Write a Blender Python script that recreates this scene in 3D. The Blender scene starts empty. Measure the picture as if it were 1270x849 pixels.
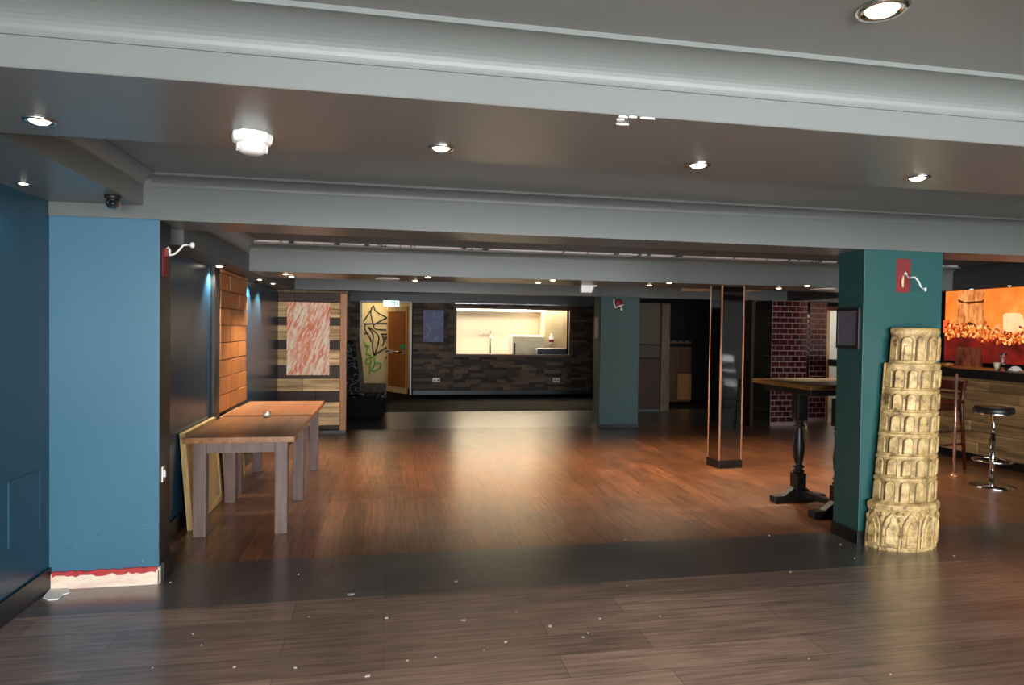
import bpy, bmesh, math, random
from mathutils import Vector, Matrix
random.seed(7)
COL = bpy.context.scene.collection
PI = math.pi

# ------------------------------------------------------------------ camera model (lens of the photograph)
FPX, EYE = 815.0, 1.55
def _u(v): return v.normalized()
_slope, _vx, _off = .0136, 480.0, -16.4
_vy = 424.5 + _off + _slope * (_vx - 635)
_d = _u(Vector((_vx - 635, _vy - 424.5, FPX)))
_up = Vector((_slope, -1, _off / FPX)).normalized()
_up = _u(_up - _d * _up.dot(_d))
_r = _up.cross(_d)
if _r.x < 0: _r = -_r
ROT = Matrix((_r, _d, _up))
EYEP = Vector((0, 0, EYE))
def ray(px, py): return ROT @ Vector((px - 635, py - 424.5, FPX))
def atY(px, py, y):
    v = ray(px, py); return EYEP + v * (y / v.y)
def atX(px, py, x):
    v = ray(px, py); return EYEP + v * (x / v.x)
def atZ(px, py, z=0.0):
    v = ray(px, py); return EYEP + v * ((z - EYE) / v.z)

# ------------------------------------------------------------------ materials
def srgb(c):
    return tuple((x / 12.92 if x <= .04045 else ((x + .055) / 1.055) ** 2.4) for x in [k / 255 for k in c])
class NT:
    def __init__(s, name):
        s.m = bpy.data.materials.new(name); s.m.use_nodes = True
        s.t = s.m.node_tree; s.b = s.t.nodes['Principled BSDF']
    def n(s, t, **kw):
        o = s.t.nodes.new(t)
        for k, v in kw.items(): setattr(o, k, v)
        return o
    def l(s, a, b): s.t.links.new(a, b)
    def coord(s, scale=(1, 1, 1), rot=(0, 0, 0)):
        c = s.n('ShaderNodeTexCoord'); m = s.n('ShaderNodeMapping')
        m.inputs['Scale'].default_value = scale; m.inputs['Rotation'].default_value = rot
        s.l(c.outputs['Object'], m.inputs['Vector']); return m.outputs['Vector']
    def noise(s, vec, scale, detail=4, rough=.55):
        o = s.n('ShaderNodeTexNoise'); o.inputs['Scale'].default_value = scale
        o.inputs['Detail'].default_value = detail; o.inputs['Roughness'].default_value = rough
        s.l(vec, o.inputs['Vector']); return o.outputs['Fac']
    def ramp(s, fac, stops):
        o = s.n('ShaderNodeValToRGB'); e = o.color_ramp.elements
        while len(e) < len(stops): e.new(.5)
        for i, (p, c) in enumerate(stops):
            e[i].position = p; e[i].color = (*c, 1)
        s.l(fac, o.inputs['Fac']); return o.outputs['Color']
    def mix(s, fac, a, b, mode='MIX'):
        o = s.n('ShaderNodeMix', data_type='RGBA', blend_type=mode)
        for k, v in ((0, fac), (6, a), (7, b)):
            if hasattr(v, 'links') or hasattr(v, 'is_linked'): s.l(v, o.inputs[k])
            elif k == 0: o.inputs[0].default_value = v
            else: o.inputs[k].default_value = (*v, 1)
        return o.outputs[2]
    def bump(s, h, strength=.3, dist=.01):
        o = s.n('ShaderNodeBump'); o.inputs['Strength'].default_value = strength; o.inputs['Distance'].default_value = dist
        s.l(h, o.inputs['Height']); s.l(o.outputs['Normal'], s.b.inputs['Normal'])
    def base(s, c):
        if hasattr(c, 'links'): s.l(c, s.b.inputs['Base Color'])
        else: s.b.inputs['Base Color'].default_value = (*c, 1)
    def rough(s, r):
        if hasattr(r, 'links'): s.l(r, s.b.inputs['Roughness'])
        else: s.b.inputs['Roughness'].default_value = r
    def maprange(s, f, a, b):
        o = s.n('ShaderNodeMapRange'); o.inputs['To Min'].default_value = a; o.inputs['To Max'].default_value = b
        s.l(f, o.inputs['Value']); return o.outputs['Result']
def paint(name, c, rough=.5, var=.12, scale=3, bump=.05, metal=0, spec=.5, rv=.06):
    k = NT(name); c = srgb(c); v = k.coord()
    f = k.noise(v, scale, 5)
    k.base(k.ramp(f, [(.3, tuple(x * (1 - var) for x in c)), (.7, tuple(min(1, x * (1 + var)) for x in c))]))
    k.rough(k.maprange(k.noise(v, scale * 2.3, 3), max(.02, rough - rv), rough + rv))
    k.b.inputs['Metallic'].default_value = metal
    k.b.inputs['Specular IOR Level'].default_value = spec
    if bump: k.bump(k.noise(v, 45, 3), bump, .004)
    return k.m
def wood(name, c1, c2, rough=.45, axis=0, scale=1.0, bump=.12, boards=None, var=.5):
    """grain stretched along an axis; per-island tone"""
    k = NT(name); sc = [14 * scale] * 3; sc[axis] = 1.1 * scale
    v = k.coord(tuple(sc)); f = k.noise(v, 2.2, 6, .62)
    col = k.ramp(f, [(.28, srgb(c1)), (.72, srgb(c2))])
    g = k.n('ShaderNodeNewGeometry')
    tone = k.maprange(g.outputs['Random Per Island'], 1 - var * .5, 1 + var * .5)
    cm = k.n('ShaderNodeCombineColor')
    for i in range(3): k.l(tone, cm.inputs[i])
    k.base(k.mix(1.0, col, cm.outputs[0], 'MULTIPLY'))
    k.rough(k.maprange(f, rough - .08, rough + .12)); k.bump(f, bump, .004)
    return k.m
def emit(name, c, strength=1.0):
    k = NT(name); c = srgb(c); k.base(tuple(x * .4 for x in c)); k.rough(.5)
    v = k.coord(); f = k.noise(v, 12, 2)
    k.l(k.ramp(f, [(.2, tuple(x * .9 for x in c)), (.8, c)]), k.b.inputs['Emission Color'])
    k.b.inputs['Emission Strength'].default_value = strength
    return k.m

M = {}
M['grey'] = paint('grey_gloss_paint', (99, 103, 100), .42, .05, 1.2, .05)
M['grey_underside'] = paint('grey_gloss_paint_underside_tone', (108, 108, 105), .3, .06, .8, .03)  # same paint as the fascias, toned apart for how light falls below
M['grey_dark'] = paint('dark_grey_paint', (74, 78, 78), .5, .08, 1.5, .04)
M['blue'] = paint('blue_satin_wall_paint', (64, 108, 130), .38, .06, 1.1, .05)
M['blue_shaded'] = paint('blue_gloss_wall_paint_shaded', (16, 60, 78), .32, .08, 1.1, .05)  # same blue as the pilaster, the wall's shade put into the colour
M['navy'] = paint('blackened_blue_gloss_panel', (28, 60, 80), .26, .04, 1.0, .0, 0, .3, .015)
M['teal'] = paint('teal_satin_column_paint', (33, 80, 78), .42, .06, 1.1, .05)
M['teal2'] = paint('grey_teal_column_paint', (46, 76, 74), .5, .08, 1.1, .05)
M['bulk'] = paint('charcoal_bulkhead_paint', (56, 58, 58), .5, .08, 1.5, .04)
M['black'] = paint('black_satin_paint', (22, 22, 23), .38, .2, 4, .05)
M['blackwall'] = paint('black_matt_wall', (17, 16, 16), .65, .2, 2, .08, 0, .25)
M['white'] = paint('white_plastic', (232, 230, 224), .4, .03, 5, 0)
M['cream'] = paint('cream_wall_cladding', (214, 200, 172), .35, .05, 1.2, .03)
M['creamgraf'] = paint('cream_corridor_wall', (200, 178, 128), .6, .1, 2.5, .06)
M['steel'] = paint('brushed_steel', (190, 188, 184), .25, .05, 8, 0, 1.0)
M['chrome'] = paint('chrome', (225, 222, 218), .1, .03, 6, 0, 1.0)
M['copper'] = paint('copper_trim', (206, 150, 118), .4, .05, 9, 0, .7)
M['mirror'] = paint('mirror_glass', (170, 168, 164), .03, .03, 2, 0, 1.0)
M['red'] = paint('old_red_paint', (122, 30, 34), .6, .2, 12, .1)
M['plug'] = paint('dark_grey_plastic', (60, 60, 62), .45, .1, 5, 0)
M['paper'] = paint('white_paper', (236, 236, 232), .7, .03, 8, .05)
M['fleck'] = paint('dusty_white_fleck', (176, 170, 162), .8, .1, 20, .05)
M['leather'] = paint('black_leather', (24, 23, 24), .4, .2, 18, .25)
M['redwood'] = wood('dark_cherry_wood', (44, 14, 8), (92, 36, 20), .3, 2)
M['legwood'] = wood('grey_brown_leg_wood', (84, 66, 62), (124, 100, 92), .5, 2, 1, .1, var=.15)
M['topwood'] = wood('varnished_oak_table_top', (112, 72, 42), (168, 116, 72), .3, 1, .8, .06, var=.15)
M['topwood2'] = wood('orange_oak_table_top', (132, 82, 48), (174, 114, 70), .3, 1, .8, .06, var=.15)
M['pine'] = wood('pale_pine_board', (196, 158, 98), (232, 198, 138), .5, 2, .8, .06, var=.12)
M['postwood'] = wood('orange_pine_post', (150, 92, 50), (196, 132, 80), .45, 2, .8, .06, var=.15)
M['doorwood'] = wood('orange_oak_door', (142, 74, 28), (178, 98, 44), .35, 2, .6, .04, var=.1)
M['plank_light'] = wood('weathered_tan_planks', (132, 92, 56), (250, 212, 156), .7, 0, .6, .6, var=.45)
M['plank_dark'] = wood('dark_stained_planks', (40, 26, 17), (78, 52, 36), .6, 0, 1.0, .3, var=.4)
M['block'] = wood('amber_wood_blocks', (132, 78, 38), (178, 116, 62), .5, 2, .5, .12, var=.35)
M['rustic'] = wood('rustic_grey_post_wood', (62, 50, 38), (128, 106, 82), .75, 2, 1, .6, var=.2)
M['barcladding'] = wood('weathered_bar_cladding', (66, 46, 28), (206, 168, 112), .65, 1, .4, .5, var=.6)
M['poseurtop'] = wood('waxed_brown_table_top', (84, 58, 24), (128, 92, 42), .3, 0, 1, .05, var=.1)
M['lampglow'] = emit('lit_lamp_glass', (255, 240, 214), 5.0)
M['lampdim'] = emit('warm_lamp_glass', (255, 222, 165), 9.0)
M['greenglow'] = emit('exit_sign_green', (20, 190, 110), 1.6)
M['whiteglow'] = emit('exit_sign_white', (225, 255, 240), 2.2)
M['discglass'] = paint('pale_grille', (200, 192, 186), .5, .04, 12, .1)

# floors -----------------------------------------------------------------
def floor_mat(name, c1, c2, cg, plank=(1.2, .19), along='x', rough=.3, scuff=.35, bump=.1, spec=.5, coat=.6, crough=.22, cior=1.9):
    k = NT(name); rot = (0, 0, 0) if along == 'x' else (0, 0, PI / 2)
    v = k.coord((1, 1, 1), rot)
    br = k.n('ShaderNodeTexBrick'); k.l(v, br.inputs['Vector'])
    br.inputs['Scale'].default_value = 1; br.inputs['Brick Width'].default_value = plank[0]; br.inputs['Row Height'].default_value = plank[1]
    br.inputs['Mortar Size'].default_value = .0022; br.inputs['Mortar Smooth'].default_value = .2; br.offset = .37
    br.inputs['Color1'].default_value = (.35, .35, .35, 1); br.inputs['Color2'].default_value = (.65, .65, .65, 1); br.inputs['Mortar'].default_value = (.12, .12, .12, 1)
    sc = (1.6, 26, 1) if along == 'x' else (26, 1.6, 1)
    g = k.noise(k.coord(sc), 1.5, 6, .62)
    big = k.noise(k.coord(), .9, 4)
    col = k.ramp(g, [(.3, srgb(c1)), (.7, srgb(c2))])
    col = k.mix(.75, col, br.outputs['Color'], 'OVERLAY')
    stain = k.ramp(big, [(.38, (.72, .72, .74)), (.6, (1, 1, 1))])
    col = k.mix(1, col, stain, 'MULTIPLY')
    sp = k.noise(k.coord((1, 2.2, 1)), 6, 8, .75)
    col = k.mix(k.ramp(sp, [(.6, (0, 0, 0)), (.82, (scuff,) * 3)]), col, srgb(cg))
    k.base(col)
    k.rough(k.maprange(k.noise(k.coord((1, 3, 1)), 2.4, 5), rough - .09, rough + .12))
    k.b.inputs['Specular IOR Level'].default_value = spec
    k.b.inputs['Coat Weight'].default_value = coat; k.b.inputs['Coat Roughness'].default_value = crough; k.b.inputs['Coat IOR'].default_value = cior
    h = k.mix(.5, g, br.outputs['Color'])
    k.bump(h, bump, .003)
    return k.m
M['floor_front'] = floor_mat('grey_brown_plank_floor', (102, 85, 75), (160, 134, 119), (196, 186, 178), (1.3, .2), 'x', .36, .45)
M['floor_strip'] = floor_mat('dark_slate_vinyl_strip', (76, 71, 68), (98, 92, 88), (150, 146, 142), (.9, .7), 'x', .3, .35, .06)
M['floor_orange'] = floor_mat('worn_orange_brown_plank_floor', (92, 56, 36), (160, 102, 66), (200, 156, 120), (1.0, .16), 'y', .36, .5, .1, .5, .8, .26, 1.7)
M['floor_back'] = floor_mat('dark_plank_floor', (52, 46, 40), (70, 62, 54), (110, 104, 98), (1.2, .2), 'y', .4, .15, .02, .6, 1.0, .3, 2.0)
M['carpet'] = paint('black_carpet', (9, 9, 9), .95, .3, 40, .3, 0, .05)
M['matblack'] = paint('black_matt_cloth', (11, 11, 12), .8, .2, 12, .1, 0, .1)

def stone_mat():
    k = NT('split_slate_cladding'); g = k.n('ShaderNodeNewGeometry')
    v = k.coord((1, 1, 4)); f = k.noise(v, 9, 6, .65)
    a = k.ramp(g.outputs['Random Per Island'], [(0, srgb((44, 34, 27))), (.5, srgb((76, 60, 47))), (1, srgb((122, 98, 76)))])
    b = k.ramp(f, [(.25, (.55, .55, .55)), (.75, (1.25, 1.2, 1.15))])
    k.base(k.mix(1, a, b, 'MULTIPLY')); k.rough(.7); k.bump(f, .5, .01); return k.m
M['stone'] = stone_mat()
def tile_mat(name, c1, c2, cm, rough=.12):
    k = NT(name)
    g = k.n('ShaderNodeNewGeometry'); v = k.coord(); f = k.noise(v, 3, 3)
    k.base(k.mix(1, k.ramp(g.outputs['Random Per Island'], [(0, srgb(c1)), (1, srgb(c2))]), k.ramp(f, [(.3, (.8,) * 3), (.7, (1.1,) * 3)]), 'MULTIPLY'))
    k.rough(rough); return k.m
M['tile_red'] = tile_mat('oxblood_glazed_tile', (44, 12, 14), (78, 22, 24), (0, 0, 0))
M['tile_shaded'] = tile_mat('oxblood_glazed_tile_shaded', (14, 13, 13), (28, 26, 26), (0, 0, 0))  # red side tiles of the pillars, their shade put into the colour
M['grout'] = paint('pale_grout', (150, 130, 128), .8, .1, 20, .1)
M['grout_shaded'] = paint('shaded_grout', (40, 38, 37), .8, .1, 20, .1)  # same grout, darkened for the shaded side of the pillars
def tower_mat():
    k = NT('aged_gold_plaster'); v = k.coord(); f = k.noise(v, 15, 8, .7); f2 = k.noise(v, 30, 5, .6)
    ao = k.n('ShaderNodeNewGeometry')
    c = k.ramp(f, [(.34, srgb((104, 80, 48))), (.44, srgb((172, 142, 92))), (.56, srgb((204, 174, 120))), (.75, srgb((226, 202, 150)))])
    p = k.ramp(ao.outputs['Pointiness'], [(.44, (.3, .24, .18)), (.5, (1, 1, 1)), (.56, (1.12, 1.1, 1.05))])  # creases darkened, ridges lightened: crevice shade put into the colour
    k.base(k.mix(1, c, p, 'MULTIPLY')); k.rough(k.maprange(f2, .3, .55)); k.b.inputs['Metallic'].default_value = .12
    h = k.mix(.5, f, f2); k.bump(h, .55, .018); return k.m
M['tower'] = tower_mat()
M['crevice_shade'] = paint('tower_crevice_shade', (112, 88, 54), .55, .25, 20, .3)  # outline plates behind the arch panels, recess shade put into the colour
def art_mat():
    k = NT('streaked_red_abstract_painting'); v0 = k.coord((1, 1, 1), (0, -.36, 0))
    def st(sx, sz, off):
        m = k.n('ShaderNodeMapping'); m.inputs['Scale'].default_value = (sx, 1, sz); m.inputs['Location'].default_value = (off, off, off); k.l(v0, m.inputs['Vector']); return m.outputs['Vector']
    f = k.noise(st(16, 2.2, 0), 1.6, 7, .7); g = k.noise(st(5, .7, 3.1), 1.5, 4, .6); h = k.noise(st(22, 5, 7.7), 1.8, 5, .7)
    c = k.ramp(f, [(.4, srgb((248, 230, 202))), (.5, srgb((246, 206, 172))), (.56, srgb((232, 122, 86))), (.68, srgb((206, 64, 46)))])
    c = k.mix(k.ramp(g, [(.5, (0, 0, 0)), (.62, (.75,) * 3)]), c, srgb((232, 112, 52)))
    c = k.mix(k.ramp(h, [(.52, (0, 0, 0)), (.6, (.85,) * 3)]), c, srgb((252, 240, 214)))
    k.base(c); k.rough(.5); k.bump(f, .2, .003); return k.m
M['art'] = art_mat()
def damask():
    k = NT('black_and_silver_patterned_velvet'); v = k.coord(); n = k.n('ShaderNodeTexVoronoi'); n.inputs['Scale'].default_value = 9; k.l(v, n.inputs['Vector'])
    f = k.noise(v, 14, 3)
    s = k.n('ShaderNodeMath', operation='MULTIPLY'); k.l(n.outputs['Distance'], s.inputs[0]); k.l(f, s.inputs[1])
    k.base(k.ramp(s.outputs[0], [(.2, srgb((9, 9, 10))), (.29, srgb((15, 15, 16))), (.32, srgb((104, 102, 106))), (.35, srgb((12, 12, 13)))])); k.rough(.75); k.b.inputs['Specular IOR Level'].default_value = .15; return k.m
M['damask'] = damask()
def flake():
    k = NT('torn_white_plaster_edge'); f = k.noise(k.coord((3, 1, 1)), 2.5, 4, .6)
    k.base(k.ramp(f, [(.41, srgb((40, 40, 40))), (.45, srgb((214, 210, 206)))])); k.rough(.7); return k.m
M['flake'] = flake()
def skirt():
    k = NT('bare_plaster_under_torn_skirting'); v = k.coord((1, 1, 3)); f = k.noise(v, 5, 5, .6)
    k.base(k.ramp(f, [(.32, srgb((226, 196, 164))), (.5, srgb((240, 220, 198))), (.66, srgb((232, 200, 180)))])); k.rough(.8); k.bump(f, .4, .006); return k.m
M['plaster'] = skirt()
def glass(name, c=(1, 1, 1), r=.02):
    k = NT(name); k.base(c); k.rough(r); k.b.inputs['Transmission Weight'].default_value = 1; k.b.inputs['IOR'].default_value = 1.45
    f = k.noise(k.coord(), 3, 2); k.rough(k.maprange(f, r, r + .03)); return k.m
M['glass'] = glass('clear_glass')

# ------------------------------------------------------------------ mesh builder
class MB:
    def __init__(s): s.bm = bmesh.new()
    def _faces(s, vs, fs, mi=0, smooth=False, mtx=None):
        V = [s.bm.verts.new((mtx @ Vector(v)) if mtx else v) for v in vs]
        out = []
        for f in fs:
            try:
                fc = s.bm.faces.new([V[i] for i in f]); fc.material_index = mi; fc.smooth = smooth; out.append(fc)
            except ValueError: pass
        return V
    def box(s, x0, x1, y0, y1, z0, z1, mi=0, mtx=None):
        v = [(x, y, z) for z in (z0, z1) for y in (y0, y1) for x in (x0, x1)]
        s._faces(v, [(0, 2, 3, 1), (4, 5, 7, 6), (0, 1, 5, 4), (2, 6, 7, 3), (0, 4, 6, 2), (1, 3, 7, 5)], mi, False, mtx); return s
    def prism(s, prof, axis, a, b, mi=0, mtx=None, smooth=False):
        """closed polygon prof of 2-D points extruded along axis from a to b"""
        n = len(prof)
        def P(p, t):
            return {'x': (t, p[0], p[1]), 'y': (p[0], t, p[1]), 'z': (p[0], p[1], t)}[axis]
        vs = [P(p, a) for p in prof] + [P(p, b) for p in prof]
        fs = [tuple(range(n)), tuple(range(2 * n - 1, n - 1, -1))] + [(i, (i + 1) % n, n + (i + 1) % n, n + i) for i in range(n)]
        s._faces(vs, fs, mi, smooth, mtx); return s
    def lathe(s, prof, seg=24, c=(0, 0, 0), mi=0, sx=1, sy=1, a0=0, a1=2 * PI, smooth=True, mtx=None):
        full = abs(a1 - a0 - 2 * PI) < 1e-6; n = seg if full else seg + 1
        vs = []
        for (r, z) in prof:
            for i in range(n):
                a = a0 + (a1 - a0) * i / seg
                vs.append((c[0] + r * sx * math.cos(a), c[1] + r * sy * math.sin(a), c[2] + z))
        fs = []
        for j in range(len(prof) - 1):
            for i in range(seg):
                k = (i + 1) % n
                fs.append((j * n + i, j * n + k, (j + 1) * n + k, (j + 1) * n + i))
        if prof[0][0] > 1e-6: fs.append(tuple(range(n - 1, -1, -1)))
        if prof[-1][0] > 1e-6: fs.append(tuple((len(prof) - 1) * n + i for i in range(n)))
        s._faces(vs, fs, mi, smooth, mtx); return s
    def tube(s, pts, r, seg=8, mi=0, closed=False, flat=1.0):
        pts = [Vector(p) for p in pts]; n = len(pts); rings = []
        rr = r if isinstance(r, (list, tuple)) else [r] * n
        prev = None
        for i, p in enumerate(pts):
            t = (pts[(i + 1) % n] - pts[i - 1]) if (closed or 0 < i < n - 1) else (pts[1] - pts[0] if i == 0 else pts[-1] - pts[-2])
            t.normalize()
            if prev is None: a = t.orthogonal().normalized()
            else: a = (prev - t * prev.dot(t)).normalized()
            prev = a; b = t.cross(a)
            rings.append([p + (a * math.cos(2 * PI * k / seg) + b * math.sin(2 * PI * k / seg)) * rr[i] for k in range(seg)])
        vs = [v for ring in rings for v in ring]; fs = []
        for i in range(n if closed else n - 1):
            j = (i + 1) % n
            for k in range(seg):
                k2 = (k + 1) % seg; fs.append((i * seg + k, i * seg + k2, j * seg + k2, j * seg + k))
        if not closed: fs += [tuple(range(seg - 1, -1, -1)), tuple((n - 1) * seg + k for k in range(seg))]
        s._faces(vs, fs, mi, True); return s
    def build(s, name, mats, parent=None, bevel=0, seg=2, loc=None, rot=None):
        bmesh.ops.recalc_face_normals(s.bm, faces=s.bm.faces)
        me = bpy.data.meshes.new(name); s.bm.to_mesh(me); s.bm.free()
        for m in (mats if isinstance(mats, (list, tuple)) else [mats]): me.materials.append(m)
        o = bpy.data.objects.new(name, me); COL.objects.link(o)
        if parent: o.parent = parent
        if loc: o.location = loc
        if rot: o.rotation_euler = rot
        if bevel:
            b = o.modifiers.new('b', 'BEVEL'); b.width = bevel; b.segments = seg; b.limit_method = 'ANGLE'; b.angle_limit = math.radians(40)
        return o
def tag(o, label, cat, group=None):
    o['label'] = label; o['category'] = cat
    if group: o['group'] = group
    return o
def empty(name, loc, label, cat, rz=0, group=None):
    o = bpy.data.objects.new(name, None); COL.objects.link(o); o.location = loc; o.rotation_euler = (0, 0, rz); o.empty_display_size = .1
    return tag(o, label, cat, group)
def struct(o): o['kind'] = 'structure'; return o
def copy_tree(o, parent=None):
    c = o.copy(); COL.objects.link(c); c.parent = parent
    for ch in list(o.children): copy_tree(ch, c)
    return c
def sbox(name, m, *b, bevel=0):
    return struct(MB().box(*b).build(name, m, bevel=bevel))
def arc(cx, cz, rx, rz, a0, a1, n):
    return [(cx + rx * math.cos(a0 + (a1 - a0) * i / n), cz + rz * math.sin(a0 + (a1 - a0) * i / n)) for i in range(n + 1)]

XL, XR, YB, YF = -1.92, 9.2, 15.4, -3.4
# ================================================================== FLOOR
sbox('floor', M['floor_front'], XL, 4.17, YF, 3.84, -.1, 0)
struct(MB().box(XL, 4.17, 3.84, 4.55, -.1, 0).box(4.17, XR, YF, 4.55, -.1, 0).build('floor_strip', M['floor_strip']))
struct(MB().box(XL, XR, 4.55, 10.2, -.1, 0).build('floor_middle', M['floor_orange']))
sbox('floor_rear', M['floor_back'], XL, XR, 10.2, 12.2, -.1, 0)
sbox('floor_carpet', M['carpet'], XL, XR, 12.2, 18.6, -.1, 0)

# ================================================================== CEILING, BEAMS, COVES
CF, CB1, CB2, CB3 = 2.345, 2.43, 2.357, 2.42
def ceil(name, m, x0, x1, y0, y1, z): return sbox(name, m, x0, x1, y0, y1, z, z + .1)
ceil('ceiling_front', M['grey_underside'], XL, XR, YF, 1.81, CF)
ceil('ceiling', M['grey_underside'], XL, XR, 2.44, 4.23, CB1)
ceil('ceiling_middle', M['grey_dark'], XL, 6.6, 4.63, 6.71, CB2)
ceil('ceiling_rear', M['grey_dark'], XL, XR, 7.5, YB, CB3)
sbox('beam_front', [M['grey']], XL, XR, 1.81, 2.44, 2.172, 2.6)
sbox('beam_second', [M['grey']], XL, XR, 4.23, 4.63, 2.17, 2.6)
sbox('beam_third', [M['grey']], -1.31, 6.6, 6.71, 7.5, 2.08, 2.6)
sbox('beam_fourth', [M['grey']], XL, XR, 10.0, 10.32, 2.088, 2.6)
# soffits: same gloss paint, underside light put into its tone, as thin skins
for nm, b in (('front', (XL, XR, 1.812, 2.438)), ('second', (-1.33, XR, 4.232, 4.628)), ('third', (-1.31, 6.6, 6.712, 7.498))):
    z = {'front': 2.172, 'second': 2.17, 'third': 2.08}[nm]
    sbox('soffit_' + nm, M['grey_underside'], b[0], b[1], b[2], b[3], z - .002, z)
def cove(name, yf, zg, ztop, proj, x0, x1, m=M['grey']):
    p = [(yf + .01, zg - .004), (yf - .006, zg - .004), (yf - .006, zg + .003)]
    p += arc(yf - proj, zg + .003, proj - .002, ztop - zg - .016, 0, PI / 2, 12)
    p += [(yf - proj - .004, ztop - .014), (yf - proj - .004, ztop + .004), (yf + .01, ztop + .004)]
    return struct(MB().prism(p, 'x', x0, x1).build(name, m))
cove('cornice_front', 1.81, 2.252, CF, .11, XL, XR)
cove('cornice_second', 4.23, 2.365, CB1, .09, -1.37, XR)
cove('cornice_third', 6.71, 2.285, CB2 - .012, .1, -1.31, 6.6)
sbox('trim_torn_edge', M['flake'], -1.25, 6.5, 6.54, 6.625, CB2 - .014, CB2 - .001)
# dropped soffit along the left wall, bay one
sbox('soffit_left', M['grey_underside'], XL, -1.42, 2.44, 4.23, 2.25, 2.6)
def cove_y(name, xf, zg, ztop, proj, y0, y1, m):
    p = [(xf - .01, zg - .004), (xf + .004, zg - .004), (xf + .004, zg + .003)]
    p += arc(xf + proj, zg + .003, -(proj - .002), ztop - zg - .012, 0, PI / 2, 10)
    p += [(xf + proj + .004, ztop - .01), (xf + proj + .004, ztop + .004), (xf - .01, ztop + .004)]
    return struct(MB().prism(p, 'y', y0, y1).build(name, m))
cove_y('cornice_left', -1.42, 2.365, CB1, .09, 2.44, 4.23, M['grey_underside'])
sbox('soffit_panel', M['grey_dark'], -1.6, -1.31, 4.63, 9.85, 2.07, 2.6)
cove_y('cornice_panel', -1.31, 2.25, CB2, .1, 4.63, 6.71, M['grey_underside'])

# ================================================================== WALLS
sbox('wall_left', M['blue_shaded'], XL - .1, XL, YF, 4.63, 0, 2.6)
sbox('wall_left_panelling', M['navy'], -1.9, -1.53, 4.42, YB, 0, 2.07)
sbox('baseboard_left', M['black'], XL, XL + .015, YF, 4.23, 0, .13, bevel=.004)
sbox('baseboard_panelling', M['black'], -1.53, -1.51, 4.42, 9.8, 0, .13, bevel=.004)
# black trims around the wood block panel, the block panel itself
sbox('trim_1', M['black'], -1.53, -1.5, 6.2, 6.4, .13, 2.07, bevel=.004)
bm = MB()
ys = [6.42, 6.78, 7.17, 7.56]
nz = 8
for j in range(nz):
    for i in range(3):
        z0 = .74 + (2.035 - .74) * j / nz; z1 = .74 + (2.035 - .74) * (j + 1) / nz
        d = random.uniform(.0, .012)
        bm.box(-1.53, -1.503 + d, ys[i] + .003, ys[i + 1] - .003, z0 + .004, z1 - .004)
bm.box(-1.53, -1.49, 6.42, 7.56, 2.036, 2.062)
struct(bm.build('wall_block_cladding', M['block'], bevel=.004))
sbox('wall_right', M['blackwall'], XR, XR + .1, YF, YB, 0, 2.6)

# rear wall with door opening and kitchen hatch
DX0, DX1, DZ = -.584, .563, 2.125
HX0, HX1, HZ0, HZ1 = 1.60, 4.33, .95, 2.02
bm = MB()
T = .18
bm.box(XL, DX0, YB, YB + T, 0, 2.6).box(DX1, HX0, YB, YB + T, 0, 2.12).box(HX0, HX1, YB, YB + T, 0, HZ0).box(HX0, HX1, YB, YB + T, HZ1, 2.12)
bm.box(HX1, XR, YB, YB + T, 0, 2.12).box(DX0, DX1, YB, YB + T, DZ, 2.6).box(DX1, XR, YB, YB + T, 2.12, 2.6)
struct(bm.build('wall_back', M['blackwall']))
sbox('trim_2', M['grey'], XL, XR, YB - .05, YB, 2.135, CB3)
# split-stone face: a single cladding mesh of many stacked slivers
bm = MB()
def stones(x0, x1, z0, z1):
    z = z0
    while z < z1 - .005:
        h = min(random.uniform(.045, .085), z1 - z); x = x0
        while x < x1 - .005:
            w = min(random.uniform(.12, .42), x1 - x)
            if x1 - x - w < .05: w = x1 - x
            bm.box(x, x + w, YB - random.uniform(.006, .055), YB, z, z + h - .001); x += w
        z += h
stones(-1.5, DX0 - .03, .1, 2.13); stones(DX1 + .03, HX0 - .06, .1, 2.13); stones(HX0 - .06, HX1 + .06, .1, HZ0 - .06)
stones(HX0 - .06, HX1 + .06, HZ1 + .06, 2.13); stones(HX1 + .06, 5.0, .1, 2.13)
struct(bm.build('wall_back_cladding', M['stone']))
sbox('baseboard_back', M['black'], DX1 + .04, 5.0, YB - .05, YB, 0, .1, bevel=.004)
# hatch
bm = MB()
for b in ((HX0 - .06, HX1 + .06, HZ0 - .06, HZ0), (HX0 - .06, HX1 + .06, HZ1, HZ1 + .06), (HX0 - .06, HX0, HZ0, HZ1), (HX1, HX1 + .06, HZ0, HZ1)):
    bm.box(b[0], b[1], YB - .06, YB + T, b[2], b[3])
struct(bm.build('window_1', wood('brown_hatch_frame', (74, 48, 30), (104, 70, 46), .5, 0), bevel=.005))
sbox('trim_3', M['steel'], 1.55, 4.25, YB - .1, YB - .05, 2.128, 2.15)
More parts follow.
